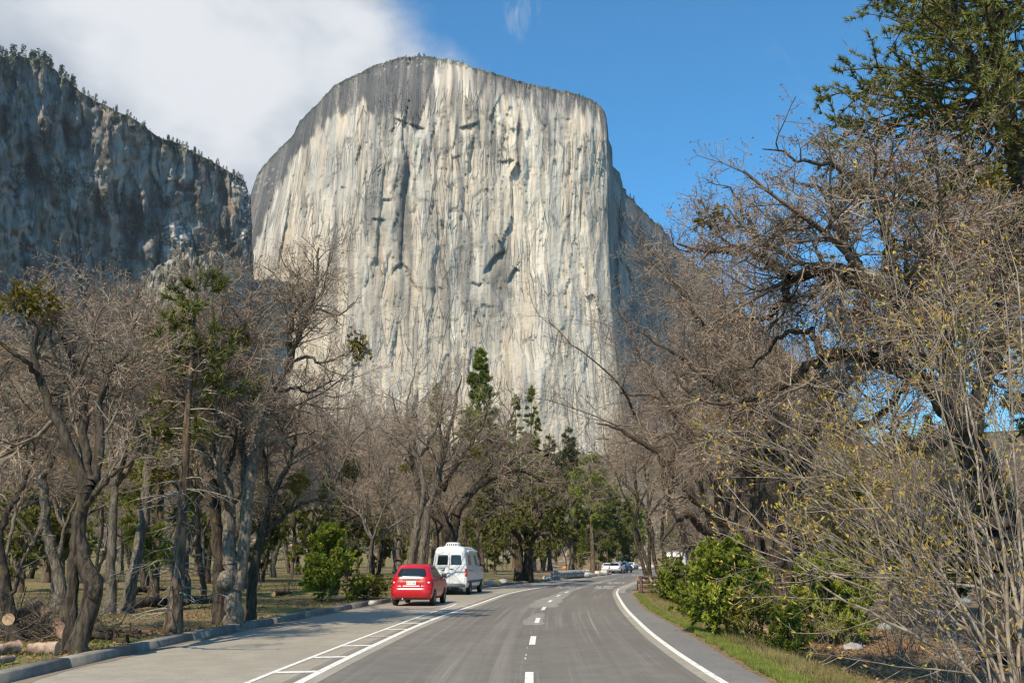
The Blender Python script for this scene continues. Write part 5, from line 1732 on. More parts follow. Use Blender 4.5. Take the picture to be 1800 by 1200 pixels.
# ------------------------------------------------------------------ vehicles
def car_paint(name, col, metal=0.0, rough=0.32, dirt=None, damt=.5):
    m, t = material(name)
    ob = t.n('ShaderNodeTexCoord').outputs['Object']
    n = t.noise(ob, 2.2, 6.0, 0.65)
    c = t.mix(t.ramp(n, .35, .7), col, tuple(k * .86 for k in col))
    if dirt:
        z = t.n('ShaderNodeSeparateXYZ', None, Vector=ob).outputs[2]
        k = t.math('MULTIPLY', t.ramp(z, 1.5, .3), t.ramp(t.noise(ob, 4.0, 6.0, .7), .35, .65))
        c = t.mix(t.math('MULTIPLY', k, damt), c, dirt)
    finish(t, c, rough, None, Metallic=metal, Coat_Weight=.4, Coat_Roughness=.08)
    return m


M['red_paint'] = car_paint('red_paint', (0.50, 0.007, 0.014), 0.0, .28, (.25, .03, .03), .15)
M['white_paint'] = car_paint('white_paint', (0.72, 0.73, 0.73), 0.0, .35, (.42, .39, .34), .35)
M['silver_paint'] = car_paint('silver_paint', (0.55, 0.56, 0.58), .4, .35, (.3, .28, .25), .4)
M['blue_paint'] = car_paint('blue_paint', (0.02, 0.05, 0.12), 0.0, .3)
M['glass'] = emit_free_glass('glass')
M['rubber'] = plain('rubber', (0.022, 0.021, 0.021), .85)
M['trim_black'] = plain('trim_black', (0.03, 0.03, 0.03), .6)
M['rim_metal'] = plain('rim_metal', (0.45, 0.45, 0.46), .35, .8)
M['chrome'] = plain('chrome', (0.8, 0.8, 0.8), .12, 1.0)
M['tail_red'] = plain('tail_red', (0.50, 0.012, 0.010), .2, 0, .1, 6, .8)
M['tail_amber'] = plain('tail_amber', (0.65, 0.20, 0.04), .2, 0, .1, 6, .8)
M['lens_white'] = plain('lens_white', (0.75, 0.74, 0.70), .2, 0, .1, 6, .6)
M['plate'] = plain('plate', (0.66, 0.72, 0.66), .5, 0, .08)
M['plate_ink'] = plain('plate_ink', (0.05, 0.12, 0.09), .6)
M['plastic_white'] = plain('plastic_white', (0.70, 0.71, 0.71), .5, 0, .1)
M['dark_plastic'] = plain('dark_plastic', (0.10, 0.11, 0.12), .6)
SEGS = [('rear', 8), ('cr', 5), ('right', 16), ('cfr', 5), ('front', 8), ('cfl', 5), ('left', 16), ('cl', 5)]
NU = sum(n for _, n in SEGS)
START = {}
_a = 0
for nm, n_ in SEGS:
    START[nm] = _a
    _a += n_


def outline(yr, yf, w_, c):
    """plan outline of one level: rear edge, right side, front edge, left side, rounded corners of size c"""
    c = min(c, w_ * .9, (yf - yr) * .45)
    P = []
    corner = lambda cx, cy, a0, a1, n: [(cx + c * math.cos(a0 + (a1 - a0) * k / n), cy + c * math.sin(a0 + (a1 - a0) * k / n)) for k in range(n)]
    lin = lambda a, b, n: [(a[0] + (b[0] - a[0]) * k / n, a[1] + (b[1] - a[1]) * k / n) for k in range(n)]
    P += lin((-w_ + c, yr), (w_ - c, yr), 8)
    P += corner(w_ - c, yr + c, -math.pi / 2, 0, 5)
    P += lin((w_, yr + c), (w_, yf - c), 16)
    P += corner(w_ - c, yf - c, 0, math.pi / 2, 5)
    P += lin((w_ - c, yf), (-w_ + c, yf), 8)
    P += corner(-w_ + c, yf - c, math.pi / 2, math.pi, 5)
    P += lin((-w_, yf - c), (-w_, yr + c), 16)
    P += corner(-w_ + c, yr + c, math.pi, 1.5 * math.pi, 5)
    return np.array(P)


class Shell:
    def __init__(self, levels):
        L = resample(np.array([(z, yr, yf, w_, c) for z, yr, yf, w_, c in levels]), 1) if False else np.array(levels, float)
        self.z = L[:, 0]
        zz = []
        for a, b in zip(L[:-1, 0], L[1:, 0]):
            zz += list(np.linspace(a, b, 4)[:-1])
        zz.append(L[-1, 0])
        self.zz = np.array(zz)
        self.L = L
        self.G = np.stack([self.ring(z) for z in self.zz])

    def ring(self, z):
        v = [np.interp(z, self.z, self.L[:, k]) for k in range(1, 5)]
        return np.column_stack([outline(*v), np.full(NU, z)])

    def body(self):
        n = len(self.zz)
        V = self.G.reshape(-1, 3)
        top = self.G[-1].mean(0); bot = self.G[0].mean(0)
        V = np.vstack([V, top, bot])
        q = grid_quads(n, NU, 0, True)
        T = [((n - 1) * NU + k, (n - 1) * NU + (k + 1) % NU, n * NU) for k in range(NU)] + [((k + 1) % NU, k, n * NU + 1) for k in range(NU)]
        g = Geo(); g.add(V, q, T)
        return g

    def pt(self, u, z):
        r = self.ring(z)
        u = u % NU
        i = int(u); f = u - i
        return r[i] * (1 - f) + r[(i + 1) % NU] * f

    def patch(self, u0, u1, z0, z1, lift=.006, rnd=.25, n=9, zs=None, thick=True):
        """panel that follows the body between two outline positions and two heights, corners rounded"""
        V = []
        for a in np.linspace(-1, 1, n):
            for b in np.linspace(-1, 1, n):
                aa = a * math.sqrt(1 - rnd * b * b / 2); bb = b * math.sqrt(1 - rnd * a * a / 2)
                u = (u0 + u1) / 2 + aa * (u1 - u0) / 2
                zc, zh = (z0 + z1) / 2, (z1 - z0) / 2
                if zs is not None:                   # slanted panel: heights depend on u
                    f = (aa + 1) / 2
                    zc += zs[0] * (1 - f) + zs[1] * f
                z = zc + bb * zh
                p = self.pt(u, z)
                e = 1e-2
                t1 = self.pt(u + .05, z) - self.pt(u - .05, z)
                t2 = self.pt(u, z + e) - self.pt(u, z - e)
                nn = np.cross(t1, t2); nn /= max(np.linalg.norm(nn), 1e-9)
                V.append(p + nn * lift)
        g = Geo(); g.add(np.array(V), grid_quads(n, n)[:, ::-1])
        return g


def wheel(parent, x, y, r, wd, side):
    prof = [(.42, .0), (.62, .02), (.66, .46), (.90, .5), (.99, .42), (1.0, 0), (.99, -.42), (.90, -.5), (.60, -.46)]
    n = 28
    th = np.arange(n) * 2 * np.pi / n
    V = np.concatenate([np.stack([x + side * b * wd + 0 * th, y + r * a * np.cos(th), r + r * a * np.sin(th)], -1) for a, b in prof[1:]])
    w_ = link('wheel', None, parent)
    g = Geo(); g.add(V, grid_quads(len(prof) - 1, n, 0, True))
    link('tyre', g.build('tyre', [M['rubber']], True), w_)
    g = Geo()
    ring = lambda a, b: np.stack([x + side * b * wd + 0 * th, y + r * a * np.cos(th), r + r * a * np.sin(th)], -1)
    g.add(np.concatenate([ring(.67, .40), ring(.60, .43), ring(.57, .30)]), grid_quads(3, n, 0, True))
    for k in range(5):
        a = k * 2 * np.pi / 5 + .3
        c, s_ = math.cos(a), math.sin(a)
        for (r0, r1, h) in ((.05, .60, .075),):
            q = []
            for rr in (r0, r1):
                for hh in (-h, h):
                    q.append((x + side * wd * .40, y + r * (rr * c - hh * s_), r + r * (rr * s_ + hh * c)))
            g.add(q, [(0, 1, 3, 2)])
    link('rim', g.build('rim', [M['rim_metal']]), w_)
    g = Geo()
    g.add(np.vstack([ring(.62, .12), [[x + side * wd * .12, y, r]]]), None, [(k, (k + 1) % n, n) for k in range(n)])
    link('brake_disc', g.build('brake_disc', [M['trim_black']]), w_)


def arch(parent, x, y, r, side):
    n = 18
    th = np.linspace(-.15, np.pi + .15, n)
    V = np.concatenate([np.stack([x + side * .0 + 0 * th, y + k * r * np.cos(th), r * .92 + k * r * np.sin(th)], -1) for k in (.2, 1.16)])
    g = Geo(); g.add(V, grid_quads(2, n))
    link('wheel_arch', g.build('wheel_arch', [M['trim_black']]), parent)


def panel(t, sh, name, mat, *a, parent=None, **k):
    return link(name, sh.patch(*a, **k).build(name, [M[mat]], True), parent or t)


def mirror(t, x, y, z, s_=1.0, mat='trim_black'):
    for sd in (-1, 1):
        g = Geo()
        g.box((sd * (x + .10 * s_), y, z), (.22 * s_, .10 * s_, .16 * s_), 0, 0, .03 * s_)
        g.box((sd * (x + .0), y + .01, z - .05 * s_), (.14 * s_, .05 * s_, .05 * s_))
        link('mirror', g.build('mirror', [M[mat]]), t)


U = START
# ---- red hatchback
def red_car(loc, rz):
    t = thing('red_car', 'shiny red compact hatchback parked at the kerb behind the van', 'car', loc, rz)
    sh = Shell([(.24, -2.02, 2.0, .78, .25), (.32, -2.17, 2.13, .84, .3), (.45, -2.235, 2.2, .875, .32), (.62, -2.235, 2.22, .88, .34), (.70, -2.19, 2.2, .885, .34), (.745, -2.13, 2.17, .885, .34),
                (.90, -2.10, 2.05, .88, .34), (.97, -2.075, 1.85, .872, .34), (1.02, -2.06, 1.30, .86, .34), (1.06, -2.045, 1.05, .845, .34), (1.15, -2.00, .86, .80, .33), (1.40, -1.83, .38, .70, .32), (1.50, -1.72, .12, .65, .32),
                (1.555, -1.58, -.08, .585, .3), (1.585, -1.38, -.26, .48, .26), (1.60, -1.05, -.5, .25, .16)])
    link('body', sh.body().build('body', [M['red_paint']], True), t)
    panel(t, sh, 'rear_window', 'glass', U['rear'] - 1.6, U['cr'] + 1.6, 1.10, 1.43, rnd=.22, n=13)
    r0 = U['right']
    for (a, b, z0, z1) in ((r0 + 1.0, r0 + 4.4, 1.11, 1.44), (r0 + 4.8, r0 + 9.2, 1.10, 1.45), (r0 + 9.6, r0 + 14.4, 1.09, 1.43)):
        panel(t, sh, 'side_window', 'glass', a, b, z0, z1, rnd=.3)
    l0 = U['left']
    for (a, b, z0, z1) in ((l0 + 1.6, l0 + 6.4, 1.09, 1.43), (l0 + 6.8, l0 + 11.2, 1.10, 1.45), (l0 + 11.6, l0 + 15.0, 1.11, 1.44)):
        panel(t, sh, 'side_window', 'glass', a, b, z0, z1, rnd=.3)
    panel(t, sh, 'windscreen', 'glass', U['front'] - 1, U['cfl'] + 1, 1.10, 1.45, rnd=.2)
    for (u0, u1) in ((U['cr'] + .9, U['cr'] + 3.0), (NU - 3.0, NU - .9)):        # two round lamps each side
        lm = panel(t, sh, 'tail_light', 'tail_red', u0, u1, .965, 1.075, lift=.012, rnd=1.0)
        panel(t, sh, 'tail_light', 'tail_red', u0 - .1, u1 - .1, .84, .945, lift=.012, rnd=1.0)
    for (u0, u1) in ((U['cr'] + 1.4, U['cr'] + 2.3), (NU - 2.4, NU - 1.5)):
        panel(t, sh, 'reversing_light', 'lens_white', u0, u1, .865, .92, lift=.02, rnd=1.0)
    panel(t, sh, 'plate_recess', 'red_paint', 1.4, 6.6, .78, .99, lift=.004, rnd=.2)
    pl = panel(t, sh, 'number_plate', 'plate', 2.55, 5.45, .80, .945, lift=.022, rnd=.06)
    for k in range(6):
        panel(t, sh, 'plate_character', 'plate_ink', 2.85 + k * .40 + (.12 if k > 2 else 0), 3.05 + k * .40 + (.12 if k > 2 else 0), .84, .905, lift=.026, rnd=.3, n=3, parent=pl)
    panel(t, sh, 'chrome_bar', 'chrome', 1.2, 6.8, .985, 1.02, lift=.025, rnd=.1)
    panel(t, sh, 'bumper_seam', 'trim_black', U['rear'] - 3, U['cr'] + 3, .715, .722, lift=.004, rnd=.0)
    panel(t, sh, 'tailgate_seam', 'trim_black', .15, .26, .73, 1.05, lift=.004, rnd=.0)
    panel(t, sh, 'tailgate_seam', 'trim_black', 7.74, 7.85, .73, 1.05, lift=.004, rnd=.0)
    panel(t, sh, 'badge', 'chrome', .7, 1.5, .755, .79, lift=.012, rnd=.3, n=4)
    panel(t, sh, 'badge', 'chrome', 6.6, 7.1, .755, .79, lift=.012, rnd=.3, n=4)
    panel(t, sh, 'rear_valance', 'trim_black', U['rear'] - 2, U['cr'] + 2, .25, .31, lift=.006, rnd=.1)
    g = Geo(); g.box((.16, -2.005, 1.135), (.34, .02, .02), 0); link('wiper', g.build('wiper', [M['trim_black']]), t)
    for u in (r0 + 4.6, r0 + 9.4, l0 + 6.6, l0 + 11.4):
        panel(t, sh, 'door_seam', 'trim_black', u - .04, u + .04, .36, 1.07, lift=.004, rnd=0)
    for u in (r0 + 5.3, r0 + 10.2, l0 + 5.6, l0 + 10.4):
        panel(t, sh, 'door_handle', 'chrome', u, u + .9, .93, .965, lift=.03, rnd=.4, n=4)
    mirror(t, .84, .72, 1.12)
    for sd in (-1, 1):
        for y in (-1.32, 1.32):
            arch(t, sd * .882, y, .33, sd)
            wheel(t, sd * .80, y, .325, .205, sd)
    g = Geo(); g.box((-.35, -2.02, .27), (.09, .25, .07), 0, 0, .02); link('exhaust', g.build('exhaust', [M['rim_metal']]), t)
    return t


# ---- white high-roof van
def white_van(loc, rz):
    t = thing('white_van', 'tall white camper van with rooftop air conditioner parked at the kerb', 'van', loc, rz)
    sh = Shell([(.36, -2.88, 2.8, .90, .1), (.44, -2.93, 2.92, .96, .12), (.60, -2.95, 2.96, .985, .12), (1.0, -2.95, 2.93, .99, .13), (1.12, -2.95, 2.85, .99, .13), (1.24, -2.95, 2.45, .985, .13), (1.36, -2.945, 1.95, .975, .13),
                (1.46, -2.94, 1.78, .965, .13), (2.10, -2.91, 1.22, .885, .14), (2.36, -2.87, .92, .845, .16), (2.50, -2.80, .70, .79, .2), (2.57, -2.70, .45, .70, .22), (2.60, -2.50, .1, .5, .2)])
    link('body', sh.body().build('body', [M['white_paint']], True), t)
    for (u0, u1) in ((.55, 3.55), (4.45, 7.45)):
        d = panel(t, sh, 'rear_window', 'glass', u0, u1, 1.60, 2.13, lift=.012, rnd=.12)
    panel(t, sh, 'door_seam', 'trim_black', 3.97, 4.05, .62, 2.42, lift=.004, rnd=0)
    for u in (-.05, 7.97):
        panel(t, sh, 'door_seam', 'dark_plastic', u, u + .07, .66, 2.42, lift=.004, rnd=0)
    panel(t, sh, 'door_handle', 'trim_black', 4.1, 5.2, 1.36, 1.40, lift=.03, rnd=.3, n=4)
    panel(t, sh, 'door_lock', 'trim_black', 3.4, 3.8, 1.12, 1.16, lift=.02, rnd=.3, n=4)
    panel(t, sh, 'door_lock', 'trim_black', 4.2, 4.6, 1.12, 1.16, lift=.02, rnd=.3, n=4)
    panel(t, sh, 'badge', 'dark_plastic', 1.5, 2.9, 1.40, 1.44, lift=.01, rnd=.2, n=4)
    panel(t, sh, 'badge', 'dark_plastic', 1.9, 2.8, 1.27, 1.36, lift=.006, rnd=.2, n=4)
    panel(t, sh, 'brake_light', 'tail_red', 3.6, 4.4, 2.44, 2.475, lift=.015, rnd=.2, n=5)
    for s0 in (U['cr'] + .6, NU - 4.6):
        panel(t, sh, 'tail_light', 'tail_red', s0, s0 + 4.0, 1.22, 1.40, lift=.015, rnd=.1)
        panel(t, sh, 'indicator_light', 'tail_amber', s0, s0 + 4.0, 1.12, 1.22, lift=.015, rnd=.1)
        panel(t, sh, 'tail_light', 'tail_red', s0, s0 + 4.0, .98, 1.12, lift=.015, rnd=.1)
    r0, l0 = U['right'], U['left']
    for (a, b) in ((r0 + 2.6, r0 + 5.6), (r0 + 10.6, r0 + 13.4)):
        panel(t, sh, 'side_window', 'glass', a, b, 1.58, 2.12, lift=.01, rnd=.15)
    for (a, b) in ((l0 + 1.8, l0 + 4.6), (l0 + 9.5, l0 + 13.2)):
        panel(t, sh, 'side_window', 'glass', a, b, 1.58, 2.12, lift=.01, rnd=.15)
    panel(t, sh, 'windscreen', 'glass', U['front'] - 1, U['cfl'] + 1, 1.52, 2.2, lift=.01, rnd=.15)
    for u in (r0 + 6.4, r0 + 10.2, l0 + 5.4):
        panel(t, sh, 'door_seam', 'dark_plastic', u - .03, u + .03, .5, 2.3, lift=.004, rnd=0)
    panel(t, sh, 'side_moulding', 'dark_plastic', r0 + .6, r0 + 15.5, .62, .76, lift=.015, rnd=.02)
    panel(t, sh, 'side_moulding', 'dark_plastic', l0 + .6, l0 + 15.5, .62, .76, lift=.015, rnd=.02)
    panel(t, sh, 'slide_rail', 'dark_plastic', r0 + 1.0, r0 + 6.2, 1.27, 1.30, lift=.012, rnd=.02)
    g = Geo(); g.box((0, -3.02, .50), (1.78, .22, .17), 0, 0, .04); link('rear_bumper', g.build('rear_bumper', [M['dark_plastic']]), t)
    g = Geo(); g.box((0, -3.03, .60), (1.4, .18, .02), 0); link('bumper_step', g.build('bumper_step', [M['dead_wood']]), t)
    g = Geo(); g.box((.10, -3.08, .36), (.10, .35, .08), 0); g.box((.0, -2.9, .33), (1.1, .1, .1), 0); link('tow_hitch', g.build('tow_hitch', [M['trim_black']]), t)
    g = Geo()
    g.box((0.0, -1.9, 2.71), (.74, 1.0, .22), 0, 0, .08, .92)
    g.box((0.0, -1.9, 2.61), (.80, 1.06, .06), 0, 0, .02)
    ac = link('air_conditioner', g.build('air_conditioner', [M['plastic_white']]), t)
    g = Geo()
    for k in range(5): g.box((-.24 + k * .12, -2.385, 2.70), (.07, .02, .1), 0)
    link('grille', g.build('grille', [M['dark_plastic']]), ac)
    n = 10
    th = np.arange(n) * 2 * np.pi / n
    V = np.concatenate([np.stack([.93 + .06 * np.cos(th), y + 0 * th, 2.34 + .06 * np.sin(th)], -1) for y in (-2.4, .5)])
    g = Geo(); g.add(V, grid_quads(2, n, 0, True)); g.add(np.vstack([V[:n], [[.93, -2.4, 2.34]]]), None, [(k, (k + 1) % n, n) for k in range(n)])
    link('awning', g.build('awning', [M['plastic_white']], True), t)
    mirror(t, 1.0, 1.55, 1.62, 1.5)
    for sd in (-1, 1):
        for y in (-1.75, 1.9):
            arch(t, sd * .998, y, .37, sd)
            wheel(t, sd * .90, y, .355, .235, sd)
    return t


# ---- generic far car
def far_car(name, label, loc, rz, paint, suv=False, group=None):
    t = thing(name, label, 'car', loc, rz, group)
    if suv:
        lv = [(.28, -2.15, 2.1, .82, .2), (.42, -2.27, 2.25, .90, .25), (.70, -2.27, 2.25, .915, .28), (.95, -2.2, 2.15, .905, .28), (1.02, -2.17, 1.4, .89, .28), (1.08, -2.12, 1.1, .87, .28), (1.45, -1.85, .4, .74, .26), (1.58, -1.6, .1, .66, .24), (1.66, -1.2, -.3, .4, .2)]
        zw = (1.12, 1.46)
    else:
        lv = [(.24, -2.2, 2.15, .80, .2), (.38, -2.33, 2.3, .87, .25), (.62, -2.33, 2.3, .885, .28), (.86, -2.27, 2.2, .875, .28), (.93, -2.2, 1.5, .865, .28), (.98, -1.75, 1.1, .84, .28), (1.30, -1.2, .4, .68, .26), (1.40, -1.0, .1, .6, .24), (1.45, -.7, -.2, .4, .2)]
        zw = (1.02, 1.33)
    sh = Shell(lv)
    link('body', sh.body().build('body', [M[paint]], True), t)
    panel(t, sh, 'rear_window', 'glass', U['rear'] - 1, U['cr'] + 1, zw[0], zw[1], rnd=.2)
    panel(t, sh, 'windscreen', 'glass', U['front'] - 1, U['cfl'] + 1, zw[0], zw[1], rnd=.2)
    for s0 in (U['right'], U['left']):
        panel(t, sh, 'side_window', 'glass', s0 + 1.5, s0 + 7.6, zw[0], zw[1], rnd=.25)
        panel(t, sh, 'side_window', 'glass', s0 + 8.2, s0 + 14.5, zw[0], zw[1], rnd=.25)
    for u in (U['cr'] - .8, NU - 3.4):
        panel(t, sh, 'tail_light', 'tail_red', u, u + 3.6, .72, .90, lift=.012, rnd=.2)
    panel(t, sh, 'number_plate', 'plate', 2.8, 5.2, .66, .78, lift=.015, rnd=.05)
    panel(t, sh, 'rear_bumper', 'dark_plastic' if suv else paint, U['rear'] - 2, U['cr'] + 2, .34, .5, lift=.02, rnd=.05)
    mirror(t, .86, .75, zw[0] + .04, .9, paint)
    for sd in (-1, 1):
        for y in (-1.35, 1.38):
            arch(t, sd * (.917 if suv else .888), y, .35, sd)
            wheel(t, sd * .82, y, .345, .21, sd)
    return t


def place(px, py, yaw_extra=0.0):
    p = on_ground(px, py, 0.006)
    sl = math.atan(float(CEN(p[1] + 3) - CEN(p[1] - 3)) / 6)
    return p, -sl + yaw_extra


# pixel = ground point under the middle of the rear bumper; the body origin lies half a length ahead
def set_vehicle(fn, px, py, half, *a, yaw=0.0, **k):
    p, rz = place(px, py, yaw)
    c = p + np.array([-math.sin(rz), math.cos(rz), 0]) * half
    return fn(*a, c, rz, **k) if a else fn(c, rz, **k)


set_vehicle(red_car, 721, 1065, 2.2, yaw=-.02).scale = (1.06, 1.0, 1.13)
set_vehicle(white_van, 789, 1045, 2.95, yaw=-.01).scale = (1.06, 1.0, 1.06)
p, rz = place(1088, 1007.5)
far_car('silver_car', 'silver hatchback parked at the far end of the kerb', p + [0, 2.2, 0], rz - .10, 'silver_paint', True)
p, rz = place(1101, 1006.0)
far_car('blue_car', 'dark blue car just ahead of the silver hatchback', p + [.2, 4.5, 0], rz - .18, 'blue_paint', True)
p, rz = place(1077, 1005.0)
far_car('white_car', 'white car mostly hidden by the silver hatchback', p + [-.1, 7.0, 0], rz, 'white_paint', False)
p, rz = place(1113.5, 1000.5)
far_car('white_car', 'white saloon driving away in the lane past the parked cars', p + [0, 2.2, 0], rz, 'white_paint', False)


def motorhome(loc, rz):
    t = thing('white_motorhome', 'white motorhome with red lights half hidden behind the cedar bushes', 'motorhome', loc, rz)
    sh = Shell([(.5, -3.4, 3.3, 1.08, .12), (.62, -3.5, 3.4, 1.15, .15), (1.4, -3.52, 3.4, 1.18, .2), (2.4, -3.48, 3.1, 1.17, .25), (2.8, -3.3, 2.9, 1.08, .35), (2.98, -3.0, 2.6, .85, .4), (3.05, -2.5, 2.0, .5, .4)])
    link('body', sh.body().build('body', [M['white_paint']], True), t)
    panel(t, sh, 'rear_window', 'glass', 1.5, 6.5, 1.75, 2.3, rnd=.15)
    for u in (U['cr'] - .5, NU - 3.5):
        panel(t, sh, 'tail_light', 'tail_red', u, u + 3.4, .85, 1.35, lift=.015, rnd=.1)
    for s0 in (U['right'], U['left']):
        panel(t, sh, 'side_window', 'glass', s0 + 3, s0 + 7, 1.7, 2.25, rnd=.15)
    panel(t, sh, 'stripe', 'tail_red', U['rear'] - 3, U['cr'] + 3, .62, .78, lift=.01, rnd=.0)
    for sd in (-1, 1):
        for y in (-1.9, 2.1):
            arch(t, sd * 1.185, y, .40, sd)
            wheel(t, sd * 1.06, y, .39, .25, sd)


motorhome(((1188 - 900) / 1640 * 112, 112, -.1), -.2)

# ------------------------------------------------------------------ roadside things
rH = np.random.default_rng(606)
M['log_bark'] = bark('log_bark', (0.10, 0.065, 0.045), (0.34, 0.22, 0.15), None, 6.0, .4)
M['log_pale'] = bark('log_pale', (0.14, 0.075, 0.05), (0.50, 0.36, 0.27), (0.10, 0.06, 0.04), 5.0, .8, .8, moss_amt=.5)
M['fence_wood'] = bark('fence_wood', (0.05, 0.034, 0.026), (0.19, 0.135, 0.105), None, 8.0, .3)
M['stone'] = plain('stone', (0.30, 0.30, 0.30), .9, 0, .35, 1.5)
M['pale_stone'] = plain('pale_stone', (0.48, 0.45, 0.41), .9, 0, .25, 1.5)
M['cut_end'] = plain('cut_end', (0.50, 0.33, 0.19), .8, 0, .2, 8)
M['orange'] = plain('orange', (0.75, 0.26, 0.02), .5)


def log(name, label, a, b, r1, r2, mat, category='log', group=None, parent=None, stubs=0, wob=.03):
    a, b = np.asarray(a, float), np.asarray(b, float)
    o = a.copy() if parent is None else np.zeros(3)
    n, sd = 9, 12
    f = np.linspace(0, 1, n)
    P = (a[None] * (1 - f[:, None]) + b[None] * f[:, None]) - o
    P[1:-1] += rH.normal(0, wob * r1 * 4, P[1:-1].shape) * [1, 1, .4]
    R = (r1 * (1 - f) + r2 * f) * (1 + rH.normal(0, .05, n))
    g = Geo()
    tubes(g, P[None], R[None], sd)
    if stubs:
        Q, QR = grow(P[None], R[None], stubs, .2, .9, .22, (60, 15), 5, .15, .05, rH)
        tubes(g, Q, np.maximum(QR, .012), 5)
    t = link(name, g.build(name, [M[mat]], True), parent, o if parent is None else None)
    if parent is None:
        t['label'] = label; t['category'] = category
        if group: t['group'] = group
        for e, s_ in ((0, -1), (-1, 1)):
            T = unit((P[1] - P[0]) if e == 0 else (P[-1] - P[-2]))
            A = unit(np.cross(T, [0, 0, 1.0])); B = np.cross(T, A)
            th = np.arange(sd) * 2 * np.pi / sd
            V = P[e] + T * s_ * .002 + R[e] * .985 * (A[None] * np.cos(th)[:, None] + B[None] * np.sin(th)[:, None])
            g = Geo(); g.add(np.vstack([V, P[e] + T * s_ * .004]), None, [(k, (k + 1) % sd, sd) for k in range(sd)])
            link('cut_end', g.build('cut_end', [M['cut_end']]), t)
    return t


def gp(px, py, dz=0.0, zg=0.15):
    p = put(px, py, zg)
    p[2] += .04 + dz
    return p


log('log', 'short pale debarked log lying beside the twisted oak', gp(48, 1150, .11), gp(100, 1151, .13), .11, .14, 'log_pale', stubs=3)
log('log', 'long reddish-grey log slanting up to the twisted oak', gp(122, 1132, .14), gp(56, 1102, .62), .17, .13, 'log_bark', stubs=3)
log('log', 'thin reddish log at the edge of the brush pile', gp(-20, 1156, .12), gp(30, 1150, .16), .10, .12, 'log_pale', stubs=1)
log('log', 'dark rotten log on top of the brush pile', gp(10, 1128, .5), gp(62, 1108, .62), .14, .12, 'dark_bark', stubs=4)
log('log', 'broken orange-brown branch wood lying before the logs', gp(-15, 1172, .08), gp(22, 1166, .1), .09, .06, 'log_pale', stubs=2)
# fallen boughs on the meadow
for (lab, a, b, r_) in [('crooked fallen bough lying in the grass beside the twisted oak', (165, 1118), (262, 1120), .05), ('mossy fallen bough near the kerb beside the twisted oak', (160, 1128), (245, 1130), .07),
                        ('long fallen trunk lying in the meadow behind the pine', (228, 1072), (372, 1066), .16), ('low fallen log far back behind the stout grey oak', (225, 1046), (292, 1040), .14), ('fallen log behind the burl oak', (480, 1049), (512, 1047), .10)]:
    A, B = gp(*a, r_ + .05), gp(*b, r_ + .05)
    log('fallen_bough', lab, A, B, r_ * 1.3, r_ * .5, 'dark_bark', 'bough', stubs=7, wob=.5 if r_ < .1 else .15)

# brush pile behind the logs
t0 = gp(45, 1120)
t = thing('brush_pile', 'tangled pile of dry brush behind the cut logs', 'brush pile', t0)
n = 260
c = rH.normal(0, 1, (n, 3)) * [.9, .9, 0] + [0, 0, 0]
a = rH.uniform(0, 6.28, n); el_ = rH.uniform(-.1, .8, n)
d = np.stack([np.cos(a) * np.cos(el_), np.sin(a) * np.cos(el_), np.sin(el_)], -1)
P = np.stack([c + d * k * .35 + [0, 0, .1] + rH.normal(0, .04, (n, 3)) for k in range(5)], 1)
g = Geo(); tubes(g, P, .012 * np.linspace(1, .4, 5)[None] * np.ones((n, 1)), 4)
Q, QR = grow(P, .012 * np.linspace(1, .4, 5)[None] * np.ones((n, 1)), 4, .2, 1, .45, (45, 15), 4, .15, 0, rH)
tubes(g, Q, np.maximum(QR, .004), 3)
link('twigs', g.build('twigs', [M['twig']]), t, kind='stuff')

# ---- log fence by the bend
A = gp(1126, 1042, 0, -.1)
t = thing('log_fence', 'stacked split-log fence beside the orange marker post', 'fence', A)
gfz = gz(A[0], A[1])
ax = np.array([.985, -.17, 0.0])
bx_ = np.array([.90, .43, 0.0])
for k, z in enumerate((.12, .40, .68, .98)):
    s_ = np.array([-.12 + .07 * (k % 2), 0, z])
    log('rail', '', s_, s_ + ax * 2.6 + [0, 0, rH.normal(0, .03)], .095, .085, 'fence_wood', parent=t)
    s2 = np.array([2.15, -.28 + .12, z + .12])
    log('rail', '', s2, s2 + bx_ * 3.0 + [0, 0, rH.normal(0, .03)], .09, .08, 'fence_wood', parent=t)
for (x, y) in ((.06, .16), (.02, -.16), (1.62, -.08)):
    log('post', '', (x, y, -.5), (x + .04, y, 1.02 if x < 1 else 1.0), .085, .075, 'fence_wood', parent=t)
log('brace', '', (.55, -.30, .95), (1.25, -1.05, -.35), .07, .075, 'dead_wood', parent=t)
log('brace', '', (.90, -.42, .55), (1.62, -.95, -.25), .05, .05, 'dead_wood', parent=t)

# ---- marker post
p = on_ground(1121, 1035.5, -.02)
t = thing('marker_post', 'thin orange topped roadside marker post at the log fence', 'marker post', p)
g = Geo(); g.box((0, 0, .22), (.09, .03, .56), 0, 0, .008); link('post', g.build('post', [M['fence_wood']]), t)
g = Geo(); g.box((0, 0, .66), (.10, .035, .32), 0, 0, .01); link('reflector_cap', g.build('reflector_cap', [M['orange']]), t)


# ---- dry-stone wall at the far parking
def rock_mesh(seed, mat):
    rng = np.random.default_rng(seed)
    th, ph = np.meshgrid(np.linspace(.0, np.pi, 7), np.linspace(0, 2 * np.pi, 10, endpoint=False), indexing='ij')
    d = np.stack([np.sin(th) * np.cos(ph), np.sin(th) * np.sin(ph), np.cos(th)], -1)
    d = np.sign(d) * np.abs(d) ** .72
    r = 1 + .22 * fbm(th * 1.3 + seed, ph * .8, 2, seed)
    return mesh('stone', (d * r[..., None]).reshape(-1, 3), grid_quads(7, 10, 0, True), None, [M[mat]], False)


